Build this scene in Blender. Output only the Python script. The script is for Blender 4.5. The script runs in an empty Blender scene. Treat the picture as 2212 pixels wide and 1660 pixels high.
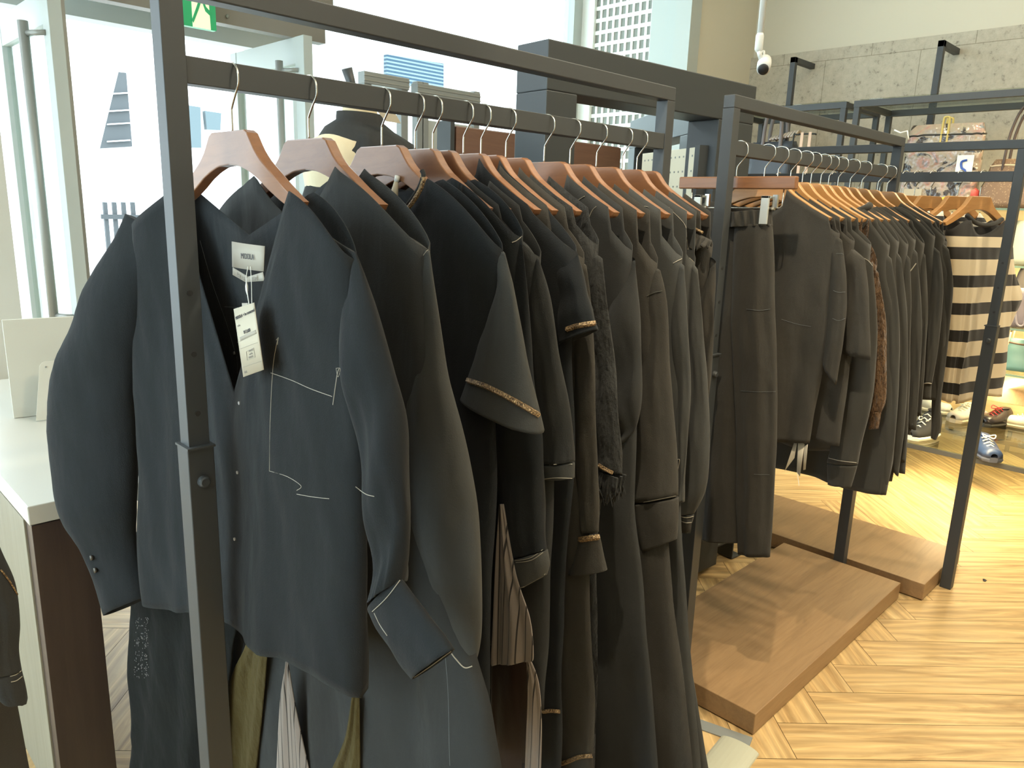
import bpy, bmesh, math, random
from mathutils import Vector, Matrix, noise
from mathutils.bvhtree import BVHTree
random.seed(7)
sc = bpy.context.scene
col = sc.collection
PI = math.pi
# ------------------------------------------------------------------ camera
CAM_H = 1.35
F_PX = 1624.2
CAM_ROWS = ((0.70990066, 0.13696106, -0.69085651), (-0.70356848, 0.1826572, -0.68675158), (0.03213169, 0.97359027, 0.22602995))
MC = Matrix(CAM_ROWS)
cam_d = bpy.data.cameras.new('camera'); cam = bpy.data.objects.new('camera', cam_d); col.objects.link(cam)
cam_d.sensor_width = 36; cam_d.lens = 36 * F_PX / 2212; cam_d.clip_start = 0.02; cam_d.clip_end = 200
cam.matrix_world = Matrix.Translation((0, 0, CAM_H)) @ MC.to_4x4()
sc.camera = cam
EYE = Vector((0, 0, CAM_H))
# ------------------------------------------------------------------ world, daylight, lamps, exposure
w = bpy.data.worlds.new('daylight'); sc.world = w; w.use_nodes = True
bg = w.node_tree.nodes['Background']; bg.inputs[0].default_value = (0.80, 0.92, 1.0, 1); bg.inputs[1].default_value = 6.5
sc.view_settings.view_transform = 'Standard'; sc.view_settings.look = 'None'
sc.view_settings.exposure = 0.0; sc.view_settings.gamma = 1.0; sc.view_settings.use_curve_mapping = False
sc.cycles.use_denoising = True
sc.cycles.max_bounces = 8; sc.cycles.diffuse_bounces = 4; sc.cycles.transparent_max_bounces = 24
sc.cycles.sample_clamp_indirect = 6.0

def area(name, loc, target, sx, sy, power, color, portal=False, spread=180):
    l = bpy.data.lights.new(name, 'AREA'); l.shape = 'RECTANGLE'; l.size = sx; l.size_y = sy
    l.energy = power; l.color = color; l.spread = math.radians(spread)
    o = bpy.data.objects.new(name, l); col.objects.link(o); o.location = loc
    o.rotation_euler = (Vector(target) - Vector(loc)).to_track_quat('-Z', 'Y').to_euler()
    if portal: l.cycles.is_portal = True
    return o
def spot(name, loc, target, power, color, angle=60, size=0.05, blend=0.5):
    l = bpy.data.lights.new(name, 'SPOT'); l.energy = power; l.color = color
    l.spot_size = math.radians(angle); l.spot_blend = blend; l.shadow_soft_size = size
    o = bpy.data.objects.new(name, l); col.objects.link(o); o.location = loc
    o.rotation_euler = (Vector(target) - Vector(loc)).to_track_quat('-Z', 'Y').to_euler()
    return o
WARM = (1.0, 0.86, 0.62)
area('window_daylight', (0.9, 3.86, 1.75), (0.9, 0, 1.75), 6.7, 3.4, 1, (1, 1, 1), portal=True)
area('added_cool_side_fill', (-1.95, 1.6, 1.6), (3, 1.6, 1.4), 3.4, 2.6, 15, (0.42, 0.68, 1.0))  # added cool fill, tints the left garments blue; no known window there
# track spotlights and ceiling panels of the shop
spot('track_spotlight', (0.40, 0.42, 3.35), (2.25, 0.95, 0.0), 230, WARM, 34, 0.02, 0.3)
spot('track_spotlight', (1.6, -0.9, 3.35), (1.0, 0.9, 1.1), 165, WARM, 75, 0.06, 0.8)
spot('track_spotlight', (2.6, -0.6, 3.35), (2.4, 0.7, 0.9), 120, WARM, 70, 0.06, 0.8)
spot('track_spotlight', (3.6, -0.4, 3.35), (3.0, 0.4, 0.2), 130, WARM, 80, 0.06, 0.8)
spot('track_spotlight', (3.6, 1.2, 3.35), (4.7, 1.0, 0.3), 130, WARM, 60, 0.06, 0.8)
area('ceiling_light', (3.2, 0.2, 3.5), (3.2, 0.2, 0), 3.0, 3.0, 62, (1.0, 0.90, 0.70))
area('ceiling_light', (0.0, -1.0, 3.5), (0.0, -1.0, 0), 3.0, 2.0, 35, (1.0, 0.88, 0.68))

# ------------------------------------------------------------------ pixel rays -> points in the room
def ray(p):
    v = Vector((p[0] - 1106.0, -(p[1] - 830.0), -F_PX)); return (MC @ v).normalized()
def onX(p, x): d = ray(p); return EYE + d * (x / d.x)
def onY(p, y): d = ray(p); return EYE + d * (y / d.y)
def onZ(p, z): d = ray(p); return EYE + d * ((z - CAM_H) / d.z)

# ------------------------------------------------------------------ materials
def mat(name, color, rough=0.6, metal=0.0, spec=0.5, sheen=0.0):
    m = bpy.data.materials.new(name); m.use_nodes = True
    b = m.node_tree.nodes['Principled BSDF']
    b.inputs['Base Color'].default_value = (*color, 1); b.inputs['Roughness'].default_value = rough
    b.inputs['Metallic'].default_value = metal; b.inputs['Specular IOR Level'].default_value = spec
    b.inputs['Sheen Weight'].default_value = sheen
    return m
def nd(m, t, **k):
    n = m.node_tree.nodes.new(t)
    for a, b in k.items(): setattr(n, a, b)
    return n
def lk(m, a, b): m.node_tree.links.new(a, b)
def bsdf(m): return m.node_tree.nodes['Principled BSDF']
def ramp(m, stops):
    r = nd(m, 'ShaderNodeValToRGB'); e = r.color_ramp.elements
    while len(e) < len(stops): e.new(0.5)
    for i, (p, c) in enumerate(stops): e[i].position = p; e[i].color = (*c, 1)
    return r
def coords(m, scale=(1, 1, 1), kind='Object', rot=(0, 0, 0)):
    t = nd(m, 'ShaderNodeTexCoord'); mp = nd(m, 'ShaderNodeMapping'); mp.inputs['Scale'].default_value = scale
    mp.inputs['Rotation'].default_value = rot
    lk(m, t.outputs[kind], mp.inputs[0]); return mp.outputs[0]
def bump(m, src, strength=0.2, dist=0.002):
    b = nd(m, 'ShaderNodeBump'); b.inputs['Strength'].default_value = strength; b.inputs['Distance'].default_value = dist
    lk(m, src, b.inputs['Height']); lk(m, b.outputs[0], bsdf(m).inputs['Normal']); return b
def noise_n(m, vec, scale, detail=4, rough=0.6):
    n = nd(m, 'ShaderNodeTexNoise'); n.inputs['Scale'].default_value = scale; n.inputs['Detail'].default_value = detail
    n.inputs['Roughness'].default_value = rough; lk(m, vec, n.inputs['Vector']); return n
def fabric(name, color, rough=0.95, wr=0.35, sheen=0.05, scale=7.0, weave=520.0, var=0.10):
    m = mat(name, color, rough, 0, 0.14, sheen)
    bsdf(m).inputs['Sheen Roughness'].default_value = 0.5
    v = coords(m); vs_ = coords(m, (1, 1, 0.38)); n1 = noise_n(m, vs_, scale, 4, 0.5)
    v2 = coords(m, (1, 1, 1)); n2 = noise_n(m, v2, weave, 2)
    mx = nd(m, 'ShaderNodeMath', operation='MULTIPLY_ADD'); mx.inputs[1].default_value = 0.035
    lk(m, n2.outputs[0], mx.inputs[0]); lk(m, n1.outputs[0], mx.inputs[2])
    bump(m, mx.outputs[0], min(1, wr * 1.6), 0.03)
    lo = tuple(c * (1 - var) for c in color); hi = tuple(c * (1 + var) for c in color)
    r = ramp(m, [(0.3, lo), (0.7, hi)]); n3 = noise_n(m, v, 3.0, 6, 0.7)
    lk(m, n3.outputs[0], r.inputs[0]); lk(m, r.outputs[0], bsdf(m).inputs['Base Color'])
    return m
def wood(name, c1, c2, rough=0.45, scale=(1, 12, 12), dist=3.0, kind='Object', b=0.05):
    m = mat(name, c1, rough)
    v = coords(m, scale, kind); n = noise_n(m, v, 3.0, 8, 0.65); n.inputs['Distortion'].default_value = dist
    r = ramp(m, [(0.3, c1), (0.5, tuple((x + y) / 2 for x, y in zip(c1, c2))), (0.72, c2)])
    lk(m, n.outputs[0], r.inputs[0]); lk(m, r.outputs[0], bsdf(m).inputs['Base Color']); bump(m, n.outputs[0], b, 0.003)
    return m
def stripes(name, c1, c2, pitch, frac, axis='Z', off=0.0, rough=0.9, warp=0.0, zmax=None):
    m = mat(name, c1, rough, 0, 0.2, 0.2)
    t = nd(m, 'ShaderNodeTexCoord'); s = nd(m, 'ShaderNodeSeparateXYZ'); lk(m, t.outputs['Object'], s.inputs[0])
    a = nd(m, 'ShaderNodeMath', operation='ADD'); a.inputs[1].default_value = 50 * pitch + off
    lk(m, s.outputs[axis], a.inputs[0])
    d = nd(m, 'ShaderNodeMath', operation='DIVIDE'); d.inputs[1].default_value = pitch; lk(m, a.outputs[0], d.inputs[0])
    f = nd(m, 'ShaderNodeMath', operation='FRACT'); lk(m, d.outputs[0], f.inputs[0])
    l = nd(m, 'ShaderNodeMath', operation='LESS_THAN'); l.inputs[1].default_value = frac; lk(m, f.outputs[0], l.inputs[0])
    if zmax is not None:
        lz = nd(m, 'ShaderNodeMath', operation='LESS_THAN'); lz.inputs[1].default_value = zmax; lk(m, s.outputs['Z'], lz.inputs[0])
        mm = nd(m, 'ShaderNodeMath', operation='MULTIPLY'); lk(m, l.outputs[0], mm.inputs[0]); lk(m, lz.outputs[0], mm.inputs[1]); l = mm
    mx = nd(m, 'ShaderNodeMix', data_type='RGBA'); lk(m, l.outputs[0], mx.inputs[0])
    mx.inputs[6].default_value = (*c1, 1); mx.inputs[7].default_value = (*c2, 1)
    n = noise_n(m, t.outputs['Object'], 300, 2); bump(m, n.outputs[0], 0.25, 0.001)
    lk(m, mx.outputs[2], bsdf(m).inputs['Base Color']); return m
def glass(name, tint=(0.93, 0.98, 0.96), refl=0.9, rough=0.0):
    m = bpy.data.materials.new(name); m.use_nodes = True; nt = m.node_tree
    nt.nodes.remove(nt.nodes['Principled BSDF']); out = nt.nodes['Material Output']
    tr = nt.nodes.new('ShaderNodeBsdfTransparent'); tr.inputs[0].default_value = (*tint, 1)
    gl = nt.nodes.new('ShaderNodeBsdfGlossy'); gl.inputs['Roughness'].default_value = rough
    lw_ = nt.nodes.new('ShaderNodeLayerWeight'); lw_.inputs[0].default_value = 0.5
    fr = nt.nodes.new('ShaderNodeMath'); fr.operation = 'POWER'; fr.inputs[1].default_value = 5.0; nt.links.new(lw_.outputs['Facing'], fr.inputs[0])
    mu = nt.nodes.new('ShaderNodeMath'); mu.operation = 'MULTIPLY_ADD'; mu.inputs[1].default_value = refl * 0.9; mu.inputs[2].default_value = 0.035
    mx = nt.nodes.new('ShaderNodeMixShader')
    nt.links.new(fr.outputs[0], mu.inputs[0]); nt.links.new(mu.outputs[0], mx.inputs[0])
    nt.links.new(tr.outputs[0], mx.inputs[1]); nt.links.new(gl.outputs[0], mx.inputs[2]); nt.links.new(mx.outputs[0], out.inputs[0])
    return m

M = {}
M['frame'] = mat('powder_coated_charcoal', (0.040, 0.044, 0.047), 0.5, 0.0, 0.5)
M['portal'] = mat('charcoal_panel', (0.035, 0.04, 0.042), 0.45, 0, 0.5)
M['chrome'] = mat('brushed_nickel', (0.62, 0.60, 0.55), 0.25, 1.0)
M['alu'] = mat('anodised_aluminium', (0.26, 0.28, 0.275), 0.5, 0.3)
M['bronze'] = mat('bronze_tube', (0.25, 0.19, 0.13), 0.35, 0.6)
M['hanger'] = wood('hanger_wood', (0.175, 0.076, 0.034), (0.245, 0.11, 0.048), 0.28, (2, 10, 14), 1.5)
M['hanger2'] = wood('hanger_wood_honey', (0.38, 0.18, 0.06), (0.48, 0.25, 0.09), 0.28, (2, 10, 14), 1.5)
M['plat'] = wood('platform_walnut', (0.24, 0.145, 0.070), (0.33, 0.205, 0.10), 0.42, (1.2, 14, 14), 1.2)
M['black1'] = fabric('black_cotton', (0.016, 0.018, 0.020), wr=0.3)
M['black2'] = fabric('black_cotton_washed', (0.034, 0.035, 0.035), scale=9, wr=0.25)
M['black3'] = fabric('charcoal_cotton', (0.055, 0.056, 0.054), scale=8, wr=0.25)
M['black4'] = fabric('warm_black_cotton', (0.044, 0.041, 0.036), scale=10, wr=0.35)
M['jersey'] = fabric('black_sweat_jersey', (0.042, 0.040, 0.035), wr=0.15, sheen=0.15)
M['satin'] = fabric('dark_brown_satin', (0.032, 0.020, 0.016), 0.5, 0.2, 0)
M['crinkle'] = fabric('black_crinkle_cotton', (0.030, 0.031, 0.031), scale=28, wr=0.7)
M['olive'] = fabric('olive_velvet', (0.065, 0.048, 0.016), 0.9, 0.4, 0.05, 20)
M['velvet'] = fabric('dark_green_velvet', (0.009, 0.010, 0.010), 0.9, 0.3, 0.03, 12)
M['knit'] = fabric('brown_boucle', (0.10, 0.055, 0.026), 0.95, 0.9, 0.2, 90, 400, 0.6)
M['pin'] = stripes('pinstripe_linen', (0.24, 0.20, 0.175), (0.035, 0.03, 0.028), 0.016, 0.14, 'X')
M['bw'] = stripes('cream_black_bands', (0.022, 0.02, 0.018), (0.62, 0.52, 0.36), 0.0975, 0.57, 'Z', -0.006, zmax=1.31)
M['bw2'] = stripes('thin_black_white_bands', (0.02, 0.02, 0.02), (0.78, 0.74, 0.64), 0.032, 0.5, 'Z')
M['stitch'] = mat('light_thread', (0.36, 0.33, 0.27), 0.6)
def braid():
    m = mat('gold_braid', (0.30, 0.20, 0.10), 0.4, 0.35)
    v = coords(m); n = noise_n(m, v, 420, 3); r = ramp(m, [(0.38, (0.05, 0.03, 0.02)), (0.6, (0.42, 0.28, 0.14)), (0.72, (0.85, 0.70, 0.45))])
    lk(m, n.outputs[0], r.inputs[0]); lk(m, r.outputs[0], bsdf(m).inputs['Base Color']); bump(m, n.outputs[0], 0.8, 0.002); return m
M['braid'] = braid()
M['paper'] = mat('tag_card', (0.46, 0.41, 0.32), 0.7)
M['label'] = mat('woven_label', (0.36, 0.33, 0.28), 0.8)
M['ink'] = mat('printed_ink', (0.05, 0.05, 0.06), 0.7)
M['inkgrey'] = mat('grey_ink', (0.30, 0.28, 0.25), 0.7)
M['white'] = mat('white_paint', (0.80, 0.80, 0.76), 0.4)
M['ctop'] = mat('counter_laminate', (0.50, 0.49, 0.44), 0.3)
M['wallc'] = mat('warm_white_plaster', (0.60, 0.565, 0.46), 0.9)
M['ceil'] = mat('ceiling_paint', (0.7, 0.68, 0.62), 0.9)
M['winwhite'] = mat('white_window_frame', (0.42, 0.46, 0.44), 0.5)
M['glass'] = glass('clear_glass')
M['shelfglass'] = glass('greenish_shelf_glass', (0.92, 0.96, 0.92), 1.0)
M['glassedge'] = mat('glass_edge', (0.16, 0.24, 0.19), 0.2)
M['grey'] = mat('grey_steel', (0.30, 0.31, 0.29), 0.45, 0.4)
M['darkrub'] = mat('black_rubber', (0.02, 0.02, 0.02), 0.6)
M['bronzegrey'] = mat('door_header_grey', (0.20, 0.19, 0.165), 0.5, 0.2)
def speck():
    m = mat('cement_chip_panel', (0.40, 0.37, 0.30), 0.85)
    v = coords(m, (1, 1, 1)); n = noise_n(m, v, 26, 5, 0.75); r = ramp(m, [(0.30, (0.22, 0.20, 0.16)), (0.42, (0.42, 0.385, 0.31)), (0.7, (0.50, 0.46, 0.37))])
    lk(m, n.outputs[0], r.inputs[0])
    br = nd(m, 'ShaderNodeTexBrick'); br.offset = 0.5
    sx = nd(m, 'ShaderNodeSeparateXYZ'); cx = nd(m, 'ShaderNodeCombineXYZ'); lk(m, v, sx.inputs[0]); lk(m, sx.outputs['Y'], cx.inputs['X']); lk(m, sx.outputs['Z'], cx.inputs['Y'])
    lk(m, cx.outputs[0], br.inputs['Vector']); br.inputs['Scale'].default_value = 1.0; br.inputs['Brick Width'].default_value = 0.6; br.inputs['Row Height'].default_value = 0.6
    br.inputs['Mortar Size'].default_value = 0.002; br.inputs['Color1'].default_value = (1, 1, 1, 1); br.inputs['Color2'].default_value = (1, 1, 1, 1); br.inputs['Mortar'].default_value = (0.55, 0.55, 0.5, 1)
    mx = nd(m, 'ShaderNodeMix', data_type='RGBA', blend_type='MULTIPLY'); mx.inputs[0].default_value = 1
    lk(m, r.outputs[0], mx.inputs[6]); lk(m, br.outputs[0], mx.inputs[7]); lk(m, mx.outputs[2], bsdf(m).inputs['Base Color']); bump(m, n.outputs[0], 0.3, 0.003); return m
M['speck'] = speck()
M['oak'] = wood('pale_oak_board', (0.62, 0.45, 0.22), (0.74, 0.56, 0.30), 0.5, (1, 1, 14), 1.0)
M['brownwood'] = wood('brown_wardrobe_wood', (0.13, 0.065, 0.045), (0.18, 0.095, 0.062), 0.5, (1, 1, 14), 1.0)
M['wenge'] = wood('dark_wenge', (0.035, 0.022, 0.020), (0.052, 0.034, 0.028), 0.4, (14, 14, 1), 0.6)
M['ashgrey'] = wood('bleached_ash', (0.20, 0.18, 0.13), (0.26, 0.235, 0.175), 0.6, (24, 24, 1), 0.6)

# ------------------------------------------------------------------ mesh builder
class MB:
    def __init__(s): s.v = []; s.f = []; s.uv = None
    def add(s, vs, fs):
        n = len(s.v); s.v += [tuple(x) for x in vs]; s.f += [tuple(i + n for i in f) for f in fs]; return s
    def box(s, a, b):
        x0, y0, z0 = (min(a[i], b[i]) for i in range(3)); x1, y1, z1 = (max(a[i], b[i]) for i in range(3))
        return s.add([(x0,y0,z0),(x1,y0,z0),(x1,y1,z0),(x0,y1,z0),(x0,y0,z1),(x1,y0,z1),(x1,y1,z1),(x0,y1,z1)],
                     [(0,3,2,1),(4,5,6,7),(0,1,5,4),(1,2,6,5),(2,3,7,6),(3,0,4,7)])
    def bar(s, p, q, w, h=None, up=(0, 0, 1)):
        p = Vector(p); q = Vector(q); h = h or w; d = (q - p).normalized(); u = Vector(up)
        if abs(d.dot(u)) > 0.99: u = Vector((1, 0, 0))
        a = d.cross(u).normalized() * w / 2; b = a.cross(d).normalized() * h / 2
        vs = [p - a - b, p + a - b, p + a + b, p - a + b, q - a - b, q + a - b, q + a + b, q - a + b]
        return s.add(vs, [(0,1,2,3),(7,6,5,4),(4,5,1,0),(5,6,2,1),(6,7,3,2),(7,4,0,3)])
    def tube(s, pts, r, n=8, cap=True):
        pts = [Vector(p) for p in pts]; rs = r if isinstance(r, (list, tuple)) else [r] * len(pts)
        rings = []; a = None
        for i, p in enumerate(pts):
            d = (pts[min(i + 1, len(pts) - 1)] - pts[max(i - 1, 0)])
            d = d.normalized() if d.length > 1e-9 else Vector((0, 0, 1))
            if a is None:
                a = d.orthogonal().normalized()
            a = (a - d * a.dot(d)); a = a.normalized() if a.length > 1e-6 else d.orthogonal().normalized()
            b = d.cross(a)
            rings.append([p + (a * math.cos(2*PI*k/n) + b * math.sin(2*PI*k/n)) * rs[i] for k in range(n)])
        vs = [v for rg in rings for v in rg]; fs = []
        for i in range(len(pts) - 1):
            for k in range(n): fs.append((i*n+k, i*n+(k+1) % n, (i+1)*n+(k+1) % n, (i+1)*n+k))
        if cap: fs.append(tuple(range(n-1, -1, -1))); fs.append(tuple((len(pts)-1)*n + k for k in range(n)))
        return s.add(vs, fs)
    def lathe(s, prof, c=(0, 0, 0), n=20, sx=1.0, sy=1.0):
        vs = []; fs = []
        for r, z in prof:
            for k in range(n): vs.append((c[0] + r*sx*math.cos(2*PI*k/n), c[1] + r*sy*math.sin(2*PI*k/n), c[2] + z))
        m = len(prof)
        for i in range(m - 1):
            for k in range(n): fs.append((i*n+k, i*n+(k+1) % n, (i+1)*n+(k+1) % n, (i+1)*n+k))
        fs.append(tuple(range(n-1, -1, -1))); fs.append(tuple((m-1)*n + k for k in range(n)))
        return s.add(vs, fs)
    def rings(s, rings, closed=True, cap0=False, cap1=False):
        n = len(rings[0]); vs = [v for r in rings for v in r]; fs = []
        for i in range(len(rings) - 1):
            for k in range(n if closed else n - 1):
                fs.append((i*n+k, i*n+(k+1) % n, (i+1)*n+(k+1) % n, (i+1)*n+k))
        if cap0: fs.append(tuple(range(n-1, -1, -1)))
        if cap1: fs.append(tuple((len(rings)-1)*n + k for k in range(n)))
        return s.add(vs, fs)
    def prism(s, poly, y0, y1):    # poly in (x, z), extruded along y
        n = len(poly); vs = [(x, y0, z) for x, z in poly] + [(x, y1, z) for x, z in poly]
        fs = [tuple(range(n)), tuple(range(2*n-1, n-1, -1))] + [(i, i + n, (i+1) % n + n, (i+1) % n) for i in range(n)]
        return s.add(vs, fs)
    def build(s, name, m, parent=None, loc=(0, 0, 0), rz=0.0, smooth=False, bevel=0.0, solid=0.0, sub=0):
        me = bpy.data.meshes.new(name); me.from_pydata(s.v, [], s.f)
        b = bmesh.new(); b.from_mesh(me); bmesh.ops.recalc_face_normals(b, faces=b.faces); b.to_mesh(me); b.free()
        me.materials.append(m)
        if smooth:
            for p in me.polygons: p.use_smooth = True
        o = bpy.data.objects.new(name, me); col.objects.link(o); o.location = loc; o.rotation_euler.z = rz
        if parent: o.parent = parent
        if solid: d = o.modifiers.new('thickness', 'SOLIDIFY'); d.thickness = solid; d.offset = 0
        if sub: d = o.modifiers.new('smooth', 'SUBSURF'); d.levels = sub; d.render_levels = sub
        if bevel:
            d = o.modifiers.new('bevel', 'BEVEL'); d.width = bevel; d.segments = 2; d.limit_method = 'ANGLE'
        return o
def tag(o, label, cat, group=None, kind=None):
    o['label'] = label; o['category'] = cat
    if group: o['group'] = group
    if kind: o['kind'] = kind
    return o
def thing(name, label, cat, loc=(0, 0, 0), rz=0.0, group=None):
    o = bpy.data.objects.new(name, None); col.objects.link(o); o.location = loc; o.rotation_euler.z = rz
    o.empty_display_size = 0.05; return tag(o, label, cat, group)
def struct(name, mb, m, **k):
    o = mb.build(name, m, **k); o['kind'] = 'structure'; return o
def copy_tree(o, parent=None):
    c = o.copy(); col.objects.link(c)
    if parent: c.parent = parent
    for ch in list(o.children): copy_tree(ch, c)
    return c
def text(name, body, size, m, parent, loc, rot, align='CENTER', shear=0.0, extr=0.0002):
    cu = bpy.data.curves.new(name, 'FONT'); cu.body = body; cu.size = size; cu.extrude = extr; cu.shear = shear
    cu.align_x = align; cu.align_y = 'CENTER'
    t = bpy.data.objects.new(name + '_curve', cu); col.objects.link(t)
    dg = bpy.context.evaluated_depsgraph_get(); dg.update()
    me = bpy.data.meshes.new_from_object(t.evaluated_get(dg)); bpy.data.objects.remove(t)
    me.materials.clear(); me.materials.append(m)
    o = bpy.data.objects.new(name, me); col.objects.link(o); o.parent = parent; o.location = loc; o.rotation_euler = rot
    return o
def lerp(a, b, t): return a + (b - a) * t
def sm(t): t = max(0, min(1, t)); return t * t * (3 - 2 * t)
def polyx(pl, z):    # s at height z on a polyline of (s, z) going downwards
    if z >= pl[0][1]: return pl[0][0]
    for (s0, z0), (s1, z1) in zip(pl, pl[1:]):
        if z >= z1: return lerp(s0, s1, (z0 - z) / max(1e-6, z0 - z1))
    return pl[-1][0]
def catmull(vals, sub):
    out = []; n = len(vals)
    for i in range(n - 1):
        p0 = vals[max(i-1, 0)]; p1 = vals[i]; p2 = vals[i+1]; p3 = vals[min(i+2, n-1)]
        for k in range(sub):
            t = k / sub
            out.append(tuple(0.5*((2*b)+(-a+c)*t+(2*a-5*b+4*c-d)*t*t+(-a+3*b-3*c+d)*t*t*t) for a, b, c, d in zip(p0, p1, p2, p3)))
    out.append(tuple(vals[-1])); return out

# ================================================================== ROOM
# --- herringbone floor: one plank width 0.14, length 0.84, at 45 degrees to the racks
def build_floor():
    W_, L_ = 0.139, 0.834; g = 0.0008
    ang = math.radians(-43.5); ca, sa = math.cos(ang), math.sin(ang); ox, oy = 2.31, 0.65
    vs = []; fs = []; uvs = []
    def plank(x, y, lx, ly):
        pts = [(x+g, y+g), (x+lx-g, y+g), (x+lx-g, y+ly-g), (x+g, y+ly-g)]
        wp = [(ox + px*ca - py*sa, oy + px*sa + py*ca) for px, py in pts]
        cx = sum(p[0] for p in wp)/4; cy = sum(p[1] for p in wp)/4
        if cx < -2.6 or cx > 5.4 or cy < -2.6 or cy > 4.2: return
        n = len(vs); vs.extend([(p[0], p[1], 0) for p in wp]); fs.append((n, n+1, n+2, n+3))
        u0 = random.random()*50; v0 = random.random()*50
        if lx > ly: uvs.extend([(u0, v0), (u0+lx, v0), (u0+lx, v0+ly), (u0, v0+ly)])
        else: uvs.extend([(u0, v0), (u0, v0-lx), (u0+ly, v0-lx), (u0+ly, v0)])
    K = 6
    for i in range(-60, 60):
        for j in range(-9, 9):
            # staircase herringbone
            bx = i * W_ + j * 2 * L_ * 0.5 ; by = i * W_ - j * L_
            plank(bx, by, L_, W_)
            plank(bx, by + W_, W_, L_)
    me = bpy.data.meshes.new('floor'); me.from_pydata(vs, [], fs); ul = me.uv_layers.new(name='grain')
    for k, uv in enumerate(uvs): ul.data[k].uv = uv
    m = mat('oak_herringbone', (0.5, 0.33, 0.12), 0.42, 0, 0.4)
    t = nd(m, 'ShaderNodeUVMap'); t.uv_map = 'grain'
    mp = nd(m, 'ShaderNodeMapping'); mp.inputs['Scale'].default_value = (1.1, 12, 1); lk(m, t.outputs[0], mp.inputs[0])
    n = noise_n(m, mp.outputs[0], 1.5, 8, 0.62); n.inputs['Distortion'].default_value = 1.6
    mp2 = nd(m, 'ShaderNodeMapping'); mp2.inputs['Scale'].default_value = (1.0, 6, 1); lk(m, t.outputs[0], mp2.inputs[0])
    wv = nd(m, 'ShaderNodeTexWave'); wv.bands_direction = 'Y'; wv.inputs['Scale'].default_value = 1.4; wv.inputs['Distortion'].default_value = 14; wv.inputs['Detail'].default_value = 3; wv.inputs['Detail Scale'].default_value = 0.8
    lk(m, mp2.outputs[0], wv.inputs['Vector'])
    r = ramp(m, [(0.25, (0.28, 0.165, 0.065)), (0.5, (0.50, 0.335, 0.15)), (0.75, (0.64, 0.455, 0.225))]); lk(m, n.outputs[0], r.inputs[0])
    r2 = ramp(m, [(0.0, (0.80, 0.80, 0.80)), (0.5, (1, 1, 1)), (0.93, (1.02, 1.02, 1.02)), (1.0, (1.25, 1.25, 1.25))]); lk(m, wv.outputs[0], r2.inputs[0])
    mx = nd(m, 'ShaderNodeMix', data_type='RGBA', blend_type='MULTIPLY'); mx.inputs[0].default_value = 0.85
    lk(m, r.outputs[0], mx.inputs[6]); lk(m, r2.outputs[0], mx.inputs[7])
    wn = nd(m, 'ShaderNodeTexWhiteNoise'); fl = nd(m, 'ShaderNodeVectorMath', operation='FLOOR'); lk(m, t.outputs[0], fl.inputs[0]); lk(m, fl.outputs[0], wn.inputs[0])
    lk(m, mx.outputs[2], bsdf(m).inputs['Base Color']); bump(m, n.outputs[0], 0.12, 0.002)
    me.materials.append(m); o = bpy.data.objects.new('floor', me); col.objects.link(o); o['kind'] = 'structure'
    struct('floor_base', MB().box((-2.6, -2.6, -0.05), (5.4, 4.2, -0.0015)), mat('plank_joint', (0.06, 0.035, 0.015), 0.9))
build_floor()
RX = 5.35; WY = 2.955; DY = 3.98; CX = 4.57
struct('ceiling', MB().box((-2.6, -2.6, 3.6), (RX + 0.1, DY + 0.3, 3.7)), M['ceil'])
struct('wall_right', MB().box((RX, -2.6, 0), (RX + 0.1, WY + 0.1, 3.6)), M['wallc'])
struct('wall_far', MB().box((CX, WY, 0), (RX, WY + 0.1, 3.6)), M['wallc'])
struct('wall_near', MB().box((-2.6, -2.7, 0), (RX + 0.1, -2.6, 3.6)), M['wallc'])
lw = MB().box((-2.1, -2.6, 0), (-2.0, 0.1, 3.6)).box((-2.1, 0.1, 0), (-2.0, 3.3, 0.3)).box((-2.1, 0.1, 2.9), (-2.0, 3.3, 3.6)).box((-2.1, 3.3, 0), (-2.0, DY, 3.6))  # opening added out of view to let cool side light in
struct('wall_left', lw, M['wallc'])
pz = 2.474
struct('trim_1', MB().box((RX - 0.03, -2.6, 1.45), (RX, WY, pz)), M['speck'])
struct('trim_2', MB().box((RX - 0.035, -2.6, 0), (RX, WY, 1.45)), M['oak'])
# return wall with white pilaster, and the perforated screen
struct('trim_3', MB().box((CX - 0.10, WY - 0.02, 0), (CX + 0.02, WY + 0.10, 3.6)).box((CX - 0.06, WY + 0.10, 0), (CX + 0.02, WY + 0.17, 3.6)).box((CX - 0.03, WY + 0.17, 0), (CX + 0.05, WY + 0.34, 3.6)), M['winwhite'])
scr = MB(); y0, y1 = WY + 0.345, WY + 0.86; nY, p_ = 9, 0.0575
scr.box((CX - 0.01, y0, 0), (CX + 0.02, y0 + 0.012, 3.6)).box((CX - 0.01, y0 + nY * p_, 0), (CX + 0.02, DY, 3.6))
for i in range(nY): scr.box((CX + 0.012, y0 + i * p_, 0), (CX + 0.02, y0 + i * p_ + 0.019, 3.6))
nz = int(3.6 / 0.082)
for j in range(nz + 1): scr.box((CX + 0.0108, y0, j * 0.082 - 0.013), (CX + 0.0192, y0 + nY * p_, j * 0.082 + 0.013))
perf = scr.build('lattice_screen', mat('lattice_white', (0.85, 0.87, 0.84), 0.5)); tag(perf, 'white square lattice screen beside the window, next to white pilaster', 'screen')
struct('wall_return', MB().box((CX + 0.019, WY + 0.345, 0), (CX + 0.20, DY, 3.6)), mat('return_plaster', (0.24, 0.255, 0.23), 0.8))
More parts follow.
